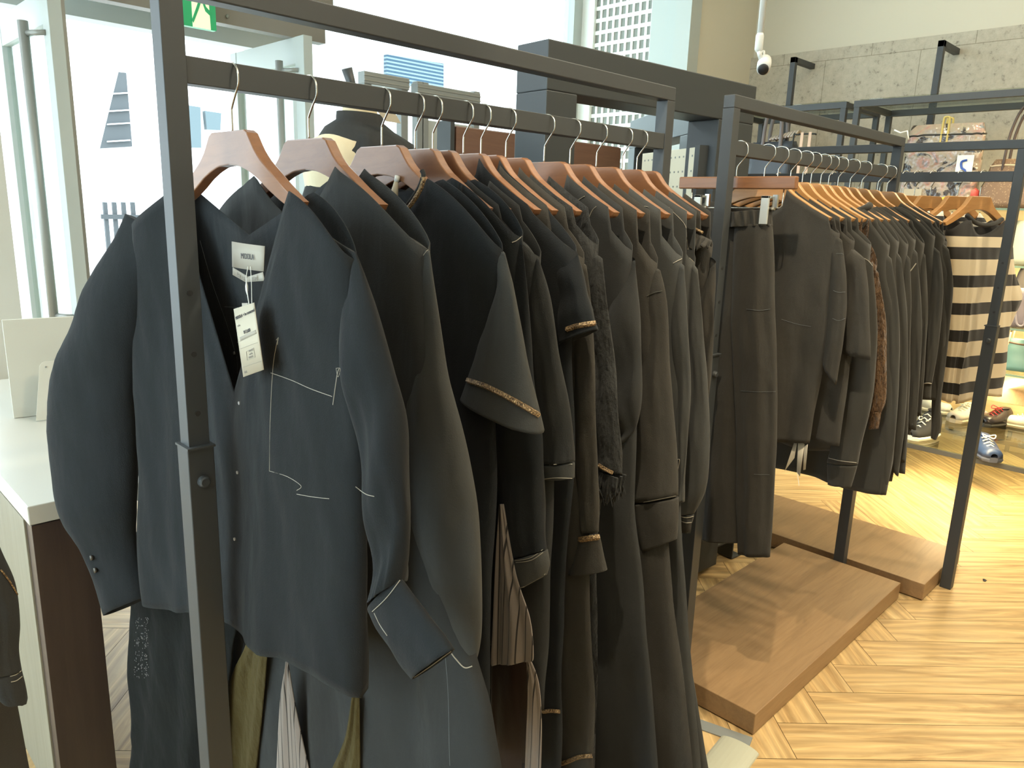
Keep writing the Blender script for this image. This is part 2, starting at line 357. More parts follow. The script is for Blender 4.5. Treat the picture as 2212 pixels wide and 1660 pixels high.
# window wall: header, mullions, panes
hz = 2.12
struct('window_1', MB().box((-2.1, DY - 0.05, hz), (2.17, DY + 0.05, hz + 0.09)).box((-2.1, DY - 0.11, hz + 0.10), (2.20, DY + 0.08, hz + 0.15)), M['winwhite'])
struct('trim_4', MB().box((-2.1, DY - 0.09, hz + 0.155), (1.9, DY + 0.05, hz + 0.40)), M['bronzegrey'])
struct('window_2', MB().box((2.17, DY - 0.09, 0), (2.29, DY + 0.08, hz + 0.42)).box((CX - 0.10, DY - 0.05, 0), (CX + 0.02, DY + 0.05, 3.6)), M['winwhite'])
pane = struct('window_3', MB().box((2.30, DY - 0.006, 0.06), (CX - 0.10, DY + 0.006, 3.58)), M['glass'])
struct('window_added', MB().box((-2.05, 0.12, 0.3), (-2.04, 3.3, 2.9)), M['glass'])  # pane of an invented, unseen side window put in for the cool light
# left mullion pillar close to the left picture edge
a = onY((5, 300), 3.0); b = onY((57, 553), 3.0)
struct('trim_5', MB().box((0.50, 3.02, 0), (0.625, 3.10, 3.4)), M['ctop'])

# glazed door leaves, swung inwards
def door_leaf(nm, x, y0, y1, ztop, hs, lab):
    t = thing('glass_door', lab, 'door', (x, y0, 0))
    L = y1 - y0
    MB().box((-0.022, 0, 0.02), (0.022, 0.075, ztop)).build('door_stile', M['winwhite'], t, bevel=0.002)
    MB().box((-0.022, L - 0.06, 0.02), (0.022, L, ztop)).build('door_stile', M['winwhite'], t, bevel=0.002)
    MB().box((-0.02, 0.075, ztop - 0.11), (0.02, L - 0.06, ztop)).build('door_rail', M['winwhite'], t, bevel=0.002)
    MB().box((-0.02, 0.075, 0.02), (0.02, L - 0.06, 0.14)).build('door_rail', M['winwhite'], t, bevel=0.002)
    MB().box((-0.004, 0.075, 0.14), (0.004, L - 0.06, ztop - 0.11)).build('pane', M['glass'], t)
    h = MB(); hy = 0.13
    h.tube([(-0.07, hy, 0.75), (-0.07, hy, ztop - 0.10)], 0.017, 12)
    for z in (0.9, ztop - 0.14): h.tube([(-0.07, hy, z), (-0.02, 0.05, z)], 0.010, 8)
    h.build('pull_handle', M['grey'], t, smooth=True)
    return t
pr = onY((665, 90), 3.15)
door_leaf('glass_door', pr.x, 3.15, 3.86, 2.06, 0, 'glazed white door leaf standing open right of the exit sign')
pl_ = onY((120, 40), 3.12)
door_leaf('glass_door', pl_.x, 3.12, 3.86, 2.04, 0, 'glazed white door leaf standing open at the far left')
# dark weather strip jamb next to left leaf
struct('door_1', MB().box((0.855, 3.14, 0), (0.885, 3.22, 3.2)), M['grey'])
# header beam in front of doors (grey with screws) seen at top left
hb = MB().box((0.95, 3.24, 2.06), (1.98, 3.30, 2.17)); struct('trim_6', hb, M['bronzegrey'])
struct('trim_7', MB().box((0.62, 3.22, 2.171), (2.02, 3.32, 2.19)), M['white'])
struct('trim_8', MB().box((0.62, 3.36, 2.195), (2.10, 3.44, 2.36)).box((0.62, 3.30, 2.40), (2.12, 3.42, 2.52)), M['bronzegrey'])
sb = MB()
for x in (1.12, 1.52): 
    for z in (2.09, 2.14): sb.tube([(x, 3.232, z), (x, 3.24, z)], 0.008, 10)
sb.build('header_screw', M['grey'], smooth=True)['kind'] = 'structure'

# exit sign hanging below the header
e0 = onY((393, 5), 3.18); e1 = onY((468, 60), 3.18)
es = thing('exit_sign', 'green exit sign with running figure above the glass doors', 'exit sign', ((e0.x + e1.x) / 2, 3.18, 0))
zt, zb = e0.z + 0.09, onY((393, 50), 3.18).z - 0.005; hw = (e1.x - e0.x) / 2
green = mat('sign_green', (0.01, 0.27, 0.10), 0.4); cream = mat('sign_cream', (0.80, 0.86, 0.62), 0.5)
bsdf(green).inputs['Emission Color'].default_value = (0.01, 0.35, 0.12, 1); bsdf(green).inputs['Emission Strength'].default_value = 0.35
bsdf(cream).inputs['Emission Color'].default_value = (0.8, 0.9, 0.6, 1); bsdf(cream).inputs['Emission Strength'].default_value = 0.4
MB().box((-hw, 0, zb), (hw, 0.03, zt)).build('sign_box', green, es, bevel=0.002)
S = hw
def pp(pts): return [(x * S, zb + (z) * (zt - zb)) for x, z in pts]
pic = MB().prism(pp([(-0.45, 0.0), (0.62, 0.0), (0.55, 0.95), (-0.45, 0.95)]), -0.003, 0)
pic.build('pictogram_door', cream, es)
fig = MB()
for pl in ([(-0.05, 0.95), (0.18, 0.95), (0.16, 0.55), (0.02, 0.55)], [(0.0, 0.62), (0.14, 0.60), (-0.10, 0.36), (-0.42, 0.08), (-0.5, 0.14), (-0.22, 0.40)], [(0.05, 0.66), (0.16, 0.58), (0.34, 0.38), (0.62, 0.30), (0.62, 0.40), (0.38, 0.48), (0.22, 0.66)], [(-0.1, 0.92), (-0.02, 0.86), (-0.16, 0.66), (-0.30, 0.72), (-0.32, 0.80), (-0.18, 0.78)]):
    fig.prism(pp(pl), -0.005, -0.003)
fig.lathe([(0.0, -0.012), (0.012, 0), (0.0, 0.012)], (0.12 * S, -0.004, zb + 0.93 * (zt - zb)), 12, 1, 0.2)
fig.build('pictogram_runner', green, es)

# ---------------- outside
struct('ground_outside', MB().box((-20, 4.25, -0.25), (30, 40, -0.15)), mat('pale_paving', (0.6, 0.6, 0.57), 0.8))
ext = thing('pale_building', 'bright white building across the street behind the doors', 'building', (3.0, 14.0, -0.15))
facw = mat('white_facade', (0.85, 0.86, 0.86), 0.8); facg = mat('grey_cladding', (0.06, 0.07, 0.073), 0.7); facb = mat('blue_grey_glazing', (0.075, 0.115, 0.125), 0.2)
def yb(p, y=13.95): q = onY(p, y); return (q.x - 3.0, q.z + 0.15)
MB().box((-14, 0, 0), (18, 1.5, 5.2)).build('wall', facw, ext)
def fpatch(name, pts, m, dy=-0.06):
    pl = [yb(p) for p in pts]; return MB().prism(pl, dy - 0.05, 0).build(name, m, ext)
fpatch('cladding', [(238, 155), (270, 158), (283, 317), (195, 322), (192, 305)], facg)
for k, yy in enumerate((203, 240, 268, 305)):
    fpatch('cladding_joint', [(228, yy), (276, yy - 3), (277, yy), (228, yy + 3)], mat('joint_white', (0.5, 0.52, 0.52), 0.8), -0.12)
fpatch('window', [(20, 165), (74, 145), (75, 190), (42, 330)], facb)
fpatch('window', [(44, 430), (95, 430), (96, 515), (55, 517)], facb)
fpatch('window', [(380, 225), (430, 232), (432, 320), (392, 318)], facb)
fpatch('window', [(440, 240), (475, 245), (473, 282), (444, 280)], facb)
fpatch('louver_vent', [(832, 118), (955, 138), (955, 194), (832, 178)], stripes('louver_slats', (0.025, 0.06, 0.10), (0.16, 0.20, 0.23), 0.075, 0.45, 'Z'))  # slatted louver vent in the outside wall
def rail(px0, n, dx, y0_, y1_):
    t = thing('street_railing', 'white street railing far outside behind the left door', 'railing', (onY((px0, y0_), 9.0).x, 9.0, -0.15))
    b0 = t.location.x
    for k in range(n):
        q = onY((px0 + k * dx, y0_), 9.0); MB().box((q.x - b0 - 0.02, -0.02, 0), (q.x - b0 + 0.02, 0.02, q.z + 0.15)).build('baluster', facg, t)
    q0 = onY((px0 - 10, y0_ + 30), 9.0); q1 = onY((px0 + n * dx, y0_ + 30), 9.0)
    MB().box((q0.x - b0, -0.045, q0.z + 0.12), (q1.x - b0, -0.021, q0.z + 0.17)).build('rail', facg, t)
rail(226, 4, 20, 437, 560)
# leaning white exterior brace
br = thing('diagonal_brace', 'slanted white steel brace outside the left door', 'brace', (0, 8.0, 0))
p0 = onY((170, 400), 8.0); p1 = onY((238, 120), 8.0)
MB().bar((p0.x, 0, p0.z), (p1.x, 0, p1.z), 0.10, 0.35, (0, 1, 0)).build('beam', facw, br)
p0 = onY((150, 410), 8.0); p1 = onY((195, 640), 8.0)
MB().bar((p0.x, 0, p0.z), (p1.x, 0, -0.15), 0.3, 0.3, (0, 1, 0)).build('post', facw, br)

# ================================================================== RACKS
def make_rack(name, lab, x0, x1, yc, zt, zr, loc, rz, near_sleeve, platform=None):
    """frame in the local x-z plane: posts at x0 and x1, origin at loc"""
    t = thing(name, lab, 'clothes rack', loc, rz)
    w_ = 0.030; zs = 1.007
    f = MB().box((x0, -w_/2, zt - w_), (x1, w_/2, zt)); f.build('top_bar', M['frame'], t, bevel=0.002)
    MB().box((x0 + w_, -0.013, zr - 0.034), (x1 - w_, 0.013, zr)).build('hanging_rail', M['frame'], t, bevel=0.001)
    for k, x in enumerate((x0, x1 - w_)):
        p = MB().box((x, -w_/2, zs - 0.03), (x + w_, w_/2, zt - w_)); o = p.build('post', M['frame'], t, bevel=0.001)
        s_ = MB().box((x - 0.004, -w_/2 - 0.004, 0.0), (x + w_ + 0.004, w_/2 + 0.004, zs)); s_.build('post_sleeve', M['frame'], t, bevel=0.0015)
        h = MB()
        for z in (1.055, 1.14, 1.225): h.tube([(x + w_/2, -w_/2 - 0.0012, z), (x + w_/2, -w_/2 + 0.004, z)], 0.0040, 14)
        h.build('adjusting_hole', M['darkrub'], o)
        kn = MB().lathe([(0.0085, 0), (0.009, 0.002), (0.008, 0.008), (0.006, 0.010)], (0, 0, 0), 20)
        vs = [(x + w_/2 + a, -w_/2 - 0.004 - c, 0.955 + b) for a, b, c in kn.v]; kn.v = vs
        kn.build('locking_knob', M['frame'], t, smooth=False)
        MB().box((x - 0.006, -w_/2 - 0.010, zs - 0.002), (x + w_ + 0.004, w_/2 + 0.004, zs + 0.001)).build('sleeve_rim', M['frame'], t)
    return t
RZ = 1.53; RT = 1.632
R1X0, R1X1, R1Y = 0.398, 1.54, 1.05
R2X0, R2X1, R2Y = 1.69, 2.845, 0.985
rack1 = make_rack('clothes_rack', 'dark metal rack in the foreground holding the long black dresses', 0, R1X1 - R1X0, 0, RT, RZ, (R1X0, R1Y, 0), 0, True)
rack2 = make_rack('clothes_rack', 'dark metal rack over the front wooden platform, holding trousers and jackets', 0, R2X1 - R2X0, 0, RT, RZ, (R2X0, R2Y, 0), 0, True)
R3X, R3Y = 3.055, 0.664
rack3 = make_rack('clothes_rack', 'dark metal rack at right set crosswise with black and cream striped tops', 0, 1.14, 0, RT, RZ, (R3X, R3Y + 1.125, 0), -PI/2, True)
def platform(lab, x0, x1, y0, y1, h=0.066):
    t = MB().box((-(x1-x0)/2, -(y1-y0)/2, 0.004), ((x1-x0)/2, (y1-y0)/2, h)).build('wooden_platform', M['plat'], None, ((x0+x1)/2, (y0+y1)/2, 0), bevel=0.002)
    return tag(t, lab, 'platform')
platform('low walnut platform with garment shadows, in front on the floor', 1.716, 2.810, 0.755, 1.205)
platform('low walnut platform behind the first, under the crosswise rack', 2.862, 3.30, 0.69, 1.80)

# ================================================================== HANGERS
def hanger_mesh(mt):
    pr = [(0, 0), (0.050, 0.0), (0.058, -0.003), (0.064, -0.010), (0.076, -0.0245), (0.091, -0.037), (0.106, -0.046), (0.146, -0.069), (0.190, -0.0915),
          (0.188, -0.098), (0.1775, -0.1025), (0.145, -0.0915), (0.112, -0.0775), (0.085, -0.064), (0.060, -0.0545), (0.032, -0.047), (0, -0.0445)]
    full = pr + [(-x, z) for x, z in reversed(pr[1:-1])]
    mb = MB(); n = len(full)
    def bow(x): return -0.003 * (abs(x) / 0.19) ** 2
    for sgn in (-1, 1): pass
    vs = [(x, bow(x) - 0.0085, z) for x, z in full] + [(x, bow(x) + 0.0085, z) for x, z in full]
    top = list(range(0, 9)); 
    # build strip faces between upper contour and lower contour (both halves) for clean shading
    up = pr[:9]; lo = list(reversed(pr[8:]))
    def res(path, m):
        L = [0]; 
        for a, b in zip(path, path[1:]): L.append(L[-1] + math.dist(a, b))
        out = []
        for i in range(m + 1):
            s = L[-1] * i / m; j = max(k for k in range(len(L)) if L[k] <= s + 1e-9); j = min(j, len(path) - 2)
            t = (s - L[j]) / (L[j+1] - L[j]); out.append((lerp(path[j][0], path[j+1][0], t), lerp(path[j][1], path[j+1][1], t)))
        return out
    m = 22; U = res(up, m); Lo = res(lo, m)
    for sx in (1, -1):
        rg = []
        for (ux, uz), (lx, lz) in zip(U, Lo):
            rg.append([(sx*ux, bow(ux) - 0.0085, uz), (sx*ux, bow(ux) + 0.0085, uz), (sx*lx, bow(lx) + 0.0085, lz), (sx*lx, bow(lx) - 0.0085, lz)])
        mb.rings(rg, True, False, True)
    me = MB(); me.v = mb.v; me.f = mb.f
    o = me.build('hanger_body', mt, None, bevel=0.0018)
    return o
def make_hanger(mt, lab, loc, rz, group=None, hookflip=1):
    t = thing('wooden_hanger', lab, 'hanger', loc, rz, group)
    b = hanger_mesh(mt); b.parent = t
    pts = [(0, 0, -0.002), (0, 0, 0.030), (0.002, 0, 0.038), (0.011, 0, 0.050), (0.0225, 0, 0.066), (0.0245, 0, 0.078), (0.0215, 0, 0.090), (0.012, 0, 0.0985), (0.0, 0, 0.1005), (-0.011, 0, 0.097), (-0.0175, 0, 0.0885)]
    pts = [(a, b_, c * 0.865 if c > 0.03 else c * 0.865) for a, b_, c in pts]
    pts = [(a, b_, c + (0.0015 if c > 0.04 else 0)) for a, b_, c in pts]
    cm = catmull(pts, 4)
    MB().tube(cm, 0.0016, 8).build('hook', M['chrome'], t, smooth=True)
    return t
HZ = 1.4425
R1H = [0.492, 0.610, 0.741, 0.808, 0.846, 0.915, 0.957, 1.020, 1.125, 1.202, 1.287, 1.375, 1.430]
R2H = [1.765, 1.900, 1.975, 2.050, 2.125, 2.180, 2.245, 2.300, 2.368, 2.459, 2.552, 2.690, 2.775]
names1 = ['nearest wooden hanger, beside the front post, carrying the labelled shirt', 'second wooden hanger from the front post, partly over the mannequin',
 'third wooden hanger, carrying the top with gold neckline', 'fourth wooden hanger, just behind the gold neckline top', 'fifth wooden hanger, its long arm above the gathered shoulder',
 'sixth wooden hanger, above the first short sleeve shirt', 'seventh wooden hanger, close behind the sixth', 'eighth wooden hanger with faint embossed lettering',
 'ninth wooden hanger, above the white piped collar', 'tenth wooden hanger, overlapping the one before it', 'eleventh wooden hanger, paler brown and wide open',
 'twelfth wooden hanger, next to last on the front rack', 'last wooden hanger at the far end of the front rack']
h0 = make_hanger(M['hanger'], names1[0], (R1H[0], R1Y, HZ), -PI/2)
hangers1 = [h0]
for k, x in enumerate(R1H[1:], 1):
    c = copy_tree(h0); c.location.x = x; c['label'] = names1[k]; c.rotation_euler.z = -PI/2 + random.uniform(-0.012, 0.012); hangers1.append(c)
for h in hangers1: h['group'] = 'wooden hangers on the front rack'
names2 = [None, 'honey wooden hanger right behind the clip hanger, carrying the cropped jacket', 'honey wooden hanger second behind the clip hanger', 'honey wooden hanger with the longest visible arm on the middle rack',
 'honey wooden hanger fifth from the near end of the middle rack', 'honey wooden hanger sixth from the near end of the middle rack', 'honey wooden hanger carrying the first hooded black sweatshirt', 'honey wooden hanger eighth on the middle rack, above rolled collars',
 'honey wooden hanger ninth on the middle rack', 'honey wooden hanger tenth on the middle rack', 'honey wooden hanger eleventh on the middle rack', 'honey wooden hanger next to last on the middle rack', 'honey wooden hanger last on the middle rack, near its far post']
g2 = make_hanger(M['hanger2'], names2[1], (R2H[1], R2Y, HZ + 0.005), -PI/2)
hangers2 = [g2]
for k in range(2, 13):
    c = copy_tree(g2); c.location.x = R2H[k]; c['label'] = names2[k]; c.rotation_euler.z = -PI/2 + random.uniform(-0.012, 0.012); hangers2.append(c)
for h in hangers2: h['group'] = 'honey coloured hangers on the middle rack'
R3H = [0.772, 0.842, 0.932, 0.985, 1.025, 1.11, 1.19, 1.29, 1.40, 1.52]
lab3 = ['honey hanger of the striped top, nearest the right post', 'honey hanger second from the right post', 'honey hanger third from the right post', 'honey hanger fourth from the right post', 'honey hanger fifth from the right post']
for k, y in enumerate(R3H):
    c = copy_tree(g2); c.location = (R3X, y, HZ + 0.004); c.rotation_euler.z = math.radians(-17 + random.uniform(-2, 2)) if k < 5 else math.radians(random.uniform(-8, 0))
    c['label'] = lab3[k] if k < 5 else 'honey hanger mostly hidden behind the middle rack, only its hook showing'; c['group'] = 'hangers on the crosswise rack' if k < 5 else 'hangers with only hooks visible on crosswise rack'

# ================================================================== GARMENTS
HT = [(0, 0), (0.050, 0.0), (0.064, -0.010), (0.076, -0.0245), (0.091, -0.037), (0.106, -0.046), (0.146, -0.069), (0.190, -0.0915)]
def hang_top(x):
    x = abs(x)
    if x > 0.19: return -9
    for (a, za), (b, zb_) in zip(HT, HT[1:]):
        if x <= b: return HZ + lerp(za, zb_, (x - a) / (b - a))
    return -9
KNEE = 0.17
class Garment:
    def __init__(s, name, lab, cat, x0, yc, z0=0.0, rz=-PI/2, kL=0.0, kR=0.0, group=None):
        s.t = thing(name, lab, cat, (x0, yc, z0), rz, group); s.x0 = x0; s.yc = yc; s.z0 = z0; s.rz = rz; s.kL = kL; s.kR = kR
        s.inv = (Matrix.Translation((x0, yc, z0)) @ Matrix.Rotation(rz, 4, 'Z')).inverted(); s.trees = []; s.seed = x0 * 13.7 + yc
    def L(s, p, d=0.0):      # pixel -> (s, z) on the garment's sheet
        o = s.inv @ EYE; dr = (s.inv.to_3x3() @ ray(p))
        t = (d - o.y) / dr.y; q = o + dr * t
        k = s.kL if q.x < 0 else s.kR
        if k and q.x < -KNEE:   # beyond the hanger end the cloth swings forward
            t = (d - KNEE * k - k * o.x - o.y) / (dr.y + k * dr.x); q = o + dr * t
        return (q.x, q.z)
    def bend(s, x, y): return y + (s.kL * (-x - KNEE) if x < -KNEE else 0.0)
    def hit(s, p, off=0.0012):
        o = s.inv @ EYE; dr = (s.inv.to_3x3() @ ray(p)).normalized(); best = None
        for tr in s.trees:
            h = tr.ray_cast(o, dr)
            if h[0] is not None and (best is None or h[3] < best[1]): best = (h[0], h[3], h[1])
        if best is None: return None
        return best[0] - dr * off
    def line(s, pxs, m=None, r=0.0007, name='stitching', parent=None, sub=6):
        cm = catmull([tuple(map(float, p)) for p in pxs], sub) if len(pxs) > 2 else [tuple(lerp(a, b, i/8) for a, b in zip(*pxs)) for i in range(9)]
        pts = [h for h in (s.hit(p) for p in cm) if h is not None]
        clean = [pts[0]] if pts else []
        for q in pts[1:]:
            if (q - clean[-1]).length < 0.05: clean.append(q)
        if len(clean) > 1: return MB().tube(clean, r * (0.72 if r < 0.0025 else 1), 5).build(name, m or M['stitch'], parent or s.t)
    def register(s, mb): s.trees.append(BVHTree.FromPolygons([Vector(v) for v in mb.v], mb.f))

def body(g, m, neck=(0.12, 1.385), tip=(0.22, 1.33), side=None, tipL=None, sideL=None, neckL=None, drop=0.06, dropB=0.03, vpow=1.6,
         T=0.022, T1=None, fold=0.010, nf=9, name='body', nu=56, nv=44, hemw=0.006, hemfn=None, d0=0.0, z0=0.0, front=True, onhang=True, Tt=0.024, bumpL=0.012):
    """hollow garment body: front and back sheets joined at the sides, open at neck and hem; everything in local metres"""
    side = [tip] + (side or [(0.26, 1.1), (0.28, 0.8)]); neckL = neckL or (-neck[0], neck[1]); tipL = tipL or (-tip[0], tip[1])
    sideL = [tipL] + (sideL or [(-a, b) for a, b in side[1:]]); T1 = T1 or T * 1.3
    zR, zL = side[-1][1], sideL[-1][1]; rnd = random.Random(int(g.seed * 1000)); ph = [rnd.uniform(0, 6.28) for _ in range(6)]
    un = 0.42
    def top(u, back):
        a = abs(u); nx, nz = neck if u >= 0 else neckL; tx, tz = tip if u >= 0 else tipL
        if a <= un:
            q = a / un; mz = (neck[1] + neckL[1]) / 2; d_ = dropB if back else drop
            return (nx * q, lerp(mz, nz, q) - d_ * (1 - q ** vpow))
        q = (a - un) / (1 - un); x_ = lerp(nx, tx, q); z_ = lerp(nz, tz, q) + (0.012 if u > 0 else bumpL) * math.sin(q * PI)
        return (x_, max(z_, hang_top(x_) + 0.005) if onhang else z_)
    rings = []
    for j in range(nv + 1):
        v = j / nv; ring = []
        for face in (0, 1):
            us = [-1 + 2 * i / nu for i in range(nu + 1)] if face == 0 else [1 - 2 * i / nu for i in range(1, nu)]
            for u in us:
                tx, tz = top(u, face); zh = lerp(zL, zR, (u + 1) / 2) + (hemfn(u) if hemfn else 0) + hemw * math.sin(u * 7 + ph[0])
                vv = v
                z = lerp(tz, zh, vv)
                zs = lerp(tip[1] if u >= 0 else tipL[1], zR if u >= 0 else zL, vv)
                sx = polyx(side, zs) if u >= 0 else polyx(sideL, zs)
                b = sm(v * 4.0); x = lerp(tx, sx * abs(u), b)
                th = lerp(max(Tt, T * 0.6), T, sm(v * 4)); th = lerp(th, T1, v)
                sec = (1 - abs(u) ** lerp(7.0, 3.0, sm(v * 4))) ** 0.5 if abs(u) < 1 else 0
                y = (-1 if face == 0 else 1) * th * sec
                A = fold * (v ** 0.8) * (0.35 + 0.65 * min(1, 1.15 - abs(u) ** 6))
                ff = math.sin(nf * u + ph[1 + face] + 0.8 * math.sin(3 * v + ph[3])) * 0.6 + math.sin(nf * 2.1 * u + ph[4] + v * 1.3) * 0.28 + math.sin(nf * 3.7 * u + ph[5]) * 0.12
                y += A * ff
                y += 0.006 * noise.noise(Vector((x * 9 + g.seed, face * 5.3 + 1, z * 5))) * sm(v * 4)
                y += 0.0045 * noise.noise(Vector((x * 26 + z * 6 + g.seed * 3, face * 3.1, z * 7))) * sm(v * 5)
                x += 0.3 * A * math.sin(nf * u * 0.7 + ph[2] + v) * (1 if abs(u) < 0.98 else 0.4)
                ring.append((x, g.bend(x, y + d0), z - z0))
        rings.append(ring)
    mb = MB().rings(rings, True); g.register(mb)
    o = mb.build(name, m, g.t, smooth=True, solid=0.0012)
    return o
def tube_px(g, m, pairs, name='sleeve', th=0.5, fold=0.10, nf=5, tmax=0.042, tmin=0.008, d0=0.0, sub=7, gather=None, parent=None, open_end=True, d=None, pxy=True, bends=0.0, cap=None):
    """sleeve-like tube through paired left / right outline points (pixels, turned into the garment's own plane)"""
    if cap is None: cap = name == 'sleeve'
    pr = []
    for i, (a, b) in enumerate(pairs):
        A = g.L(a, d0) if pxy else a; B = g.L(b, d0) if pxy else b
        dd = d[i] if d else 0.0
        pr.append((A[0], A[1], B[0], B[1], dd))
    cm = catmull(pr, sub); n = max(28, nf * 8); rings = []; rnd = random.Random(int(g.seed * 777) + len(pairs)); ph = [rnd.uniform(0, 6.28) for _ in range(5)]
    for i, (ax, az, bx, bz, dd) in enumerate(cm):
        v = i / (len(cm) - 1); cx, cz = (ax + bx)/2, (az + bz)/2; hx, hz = (bx - ax)/2, (bz - az)/2; hw = math.hypot(hx, hz)
        t = max(tmin, min(tmax, hw * th)) * (lerp(0.30, 1, sm(v / 0.30)) if cap else 1); ring = []
        fa = fold * (0.4 + 0.8 * v); nn = nf
        ga = 0
        if gather: ga = gather * math.exp(-((v - 1.0) / 0.10) ** 2)
        for k in range(n):
            a = 2 * PI * k / n; r = 1 + fa * (0.6 * math.sin(nn * a + ph[0] + 1.2 * v) + 0.4 * math.sin((nn + 3) * a + ph[1] - 2 * v)) * abs(math.sin(a)) ** 0.7
            r += ga * math.sin(14 * a + ph[2])
            c_, s_ = math.cos(a), math.sin(a)
            wr = bends * math.sin(v * 16 + ph[3] + 2 * c_) * s_
            x = cx + hx * c_ * (1 + 0.25 * (r - 1)); z = cz + hz * c_ * (1 + 0.25 * (r - 1)); y = t * s_ * r + wr
            y += 0.005 * noise.noise(Vector((x * 12, y * 12 + g.seed, z * 7))) + 0.0035 * min(1, v * 3) * noise.noise(Vector((x * 38 + z * 9, c_ * 2 + g.seed, z * 11)))
            ring.append((x, g.bend(x, y + d0 + dd), z))
        rings.append(ring)
    if open_end:   # inner return so that the end reads as an open, hollow cloth tube
        last = rings[-1]; c = [sum(p[i] for p in last) / n for i in range(3)]; prev = rings[-3]; c2 = [sum(p[i] for p in prev) / n for i in range(3)]
        rings.append([tuple(lerp(p[i], c[i], 0.07) for i in range(3)) for p in last])
        rings.append([tuple(lerp(p[i], c2[i], 0.12) for i in range(3)) for p in prev])
    mb = MB().rings(rings, True, True, True); g.register(mb)
    o = mb.build(name, m, parent or g.t, smooth=True)
    return o, rings
def sheet_px(g, m, pairs, name, d0=-0.03, fold=0.006, nf=9, sub=8, pxy=True, nw=26, parent=None):
    pr = [(*(g.L(a, d0) if pxy else a), *(g.L(b, d0) if pxy else b)) for a, b in pairs]
    cm = catmull(pr, sub); rings = []; ph = g.seed
    for i, (ax, az, bx, bz) in enumerate(cm):
        v = i / (len(cm) - 1); row = []
        for k in range(nw + 1):
            u = k / nw; x = lerp(ax, bx, u); z = lerp(az, bz, u)
            y = d0 + fold * (0.3 + v) * math.sin(nf * u + ph + 0.7 * math.sin(2 * v)) + fold * 0.4 * math.sin(nf * 2.3 * u + ph * 2)
            row.append((x, g.bend(x, y), z))
        rings.append(row)
    mb = MB().rings(rings, False); g.register(mb)
    return mb.build(name, m, parent or g.t, smooth=True, solid=0.0014)
def default_left_sleeve(g, m, tip=(-0.215, 1.335), L=0.55, w_=0.075, fold=0.12, name='sleeve'):
    x, z = tip
    prs = [((x + 0.02 - w_, z - 0.03), (x + 0.06, z - 0.10)), ((x - 0.06, z - 0.16), (x + 0.055, z - 0.22)), ((x - 0.085, z - 0.35), (x + 0.03, z - 0.36)), ((x - 0.09, z - L * 0.85), (x + 0.0, z - L * 0.85)), ((x - 0.075, z - L), (x + 0.0, z - L))]
    return tube_px(g, m, prs, name, pxy=False, fold=fold, gather=0.05)
def neck_band(g, m, pts_px, r=0.004, name='neckband'):
    return g.line(pts_px, m, r, name)

# ---------------- front rack, garments 1 to 13
GR1 = 'black garments on the front rack'
def side_px(g, pl): return [g.L(p) for p in pl]
# 1: open-neck shirt with label, pocket and big turned cuff
g = Garment('black_shirt', 'black open-neck shirt with cream neck label, nearest on the front rack', 'shirt', R1H[0], R1Y, 0, kL=-0.43, group=GR1); G1 = g
sd = side_px(g, [(790, 640), (795, 800), (782, 1000), (780, 1300), (779, 1505)])
sdL = side_px(g, [(292, 700), (290, 850), (300, 1000), (302, 1180), (312, 1310)])
nR = g.L((662, 431)); tR = g.L((764, 560)); nL = g.L((398, 414)); tL = g.L((290, 490))
body(g, M['black1'], neck=(0.180, 1.364), tip=tR, side=sd, tipL=tL, sideL=sdL, neckL=(-0.175, 1.364), Tt=0.017, bumpL=0.0, drop=0.29, dropB=0.062, vpow=1.0, T=0.024, T1=0.040, fold=0.008, nf=7, hemfn=lambda u: 0.035 * (1 - u * u))
lp = [((196, 612), (328, 610)), ((160, 720), (310, 700)), ((130, 820), (292, 800)), ((118, 930), (283, 900)), ((124, 1030), (284, 1000)), ((148, 1120), (284, 1100)), ((188, 1195), (286, 1180)), ((235, 1328), (314, 1290))]
ls, _ = tube_px(g, M['black1'], [((268, 462), (350, 500)), ((240, 530), (342, 545))] + lp, fold=0.05, nf=3, tmax=0.042)
for z in ((200, 1205), (208, 1232)):
    q = g.hit(z, 0.001)
    if q: MB().tube([q, q + Vector((0, -0.004, 0))], 0.005, 10).build('cuff_button', mat('dark_horn', (0.08, 0.07, 0.06), 0.2), ls, smooth=True)
rp = [((690, 500), (765, 548)), ((722, 640), (800, 660)), ((750, 800), (838, 800)), ((772, 900), (858, 890)), ((790, 1000), (868, 1000)), ((798, 1120), (875, 1100)), ((812, 1215), (872, 1200)), ((812, 1300), (866, 1256))]
rs, _ = tube_px(g, M['black1'], rp, fold=0.16, nf=5, tmax=0.045, gather=0.10, bends=0.004)
cf, rg = tube_px(g, M['black1'], [((803, 1318), (866, 1252)), ((845, 1395), (922, 1332)), ((893, 1468), (976, 1405))], name='cuff', fold=0.02, nf=2, th=0.35, parent=g.t)
g.line([(804, 1322), (835, 1292), (864, 1254)]); g.line([(895, 1464), (930, 1440), (974, 1408)]); g.line([(808, 1325), (820, 1350), (836, 1374)])
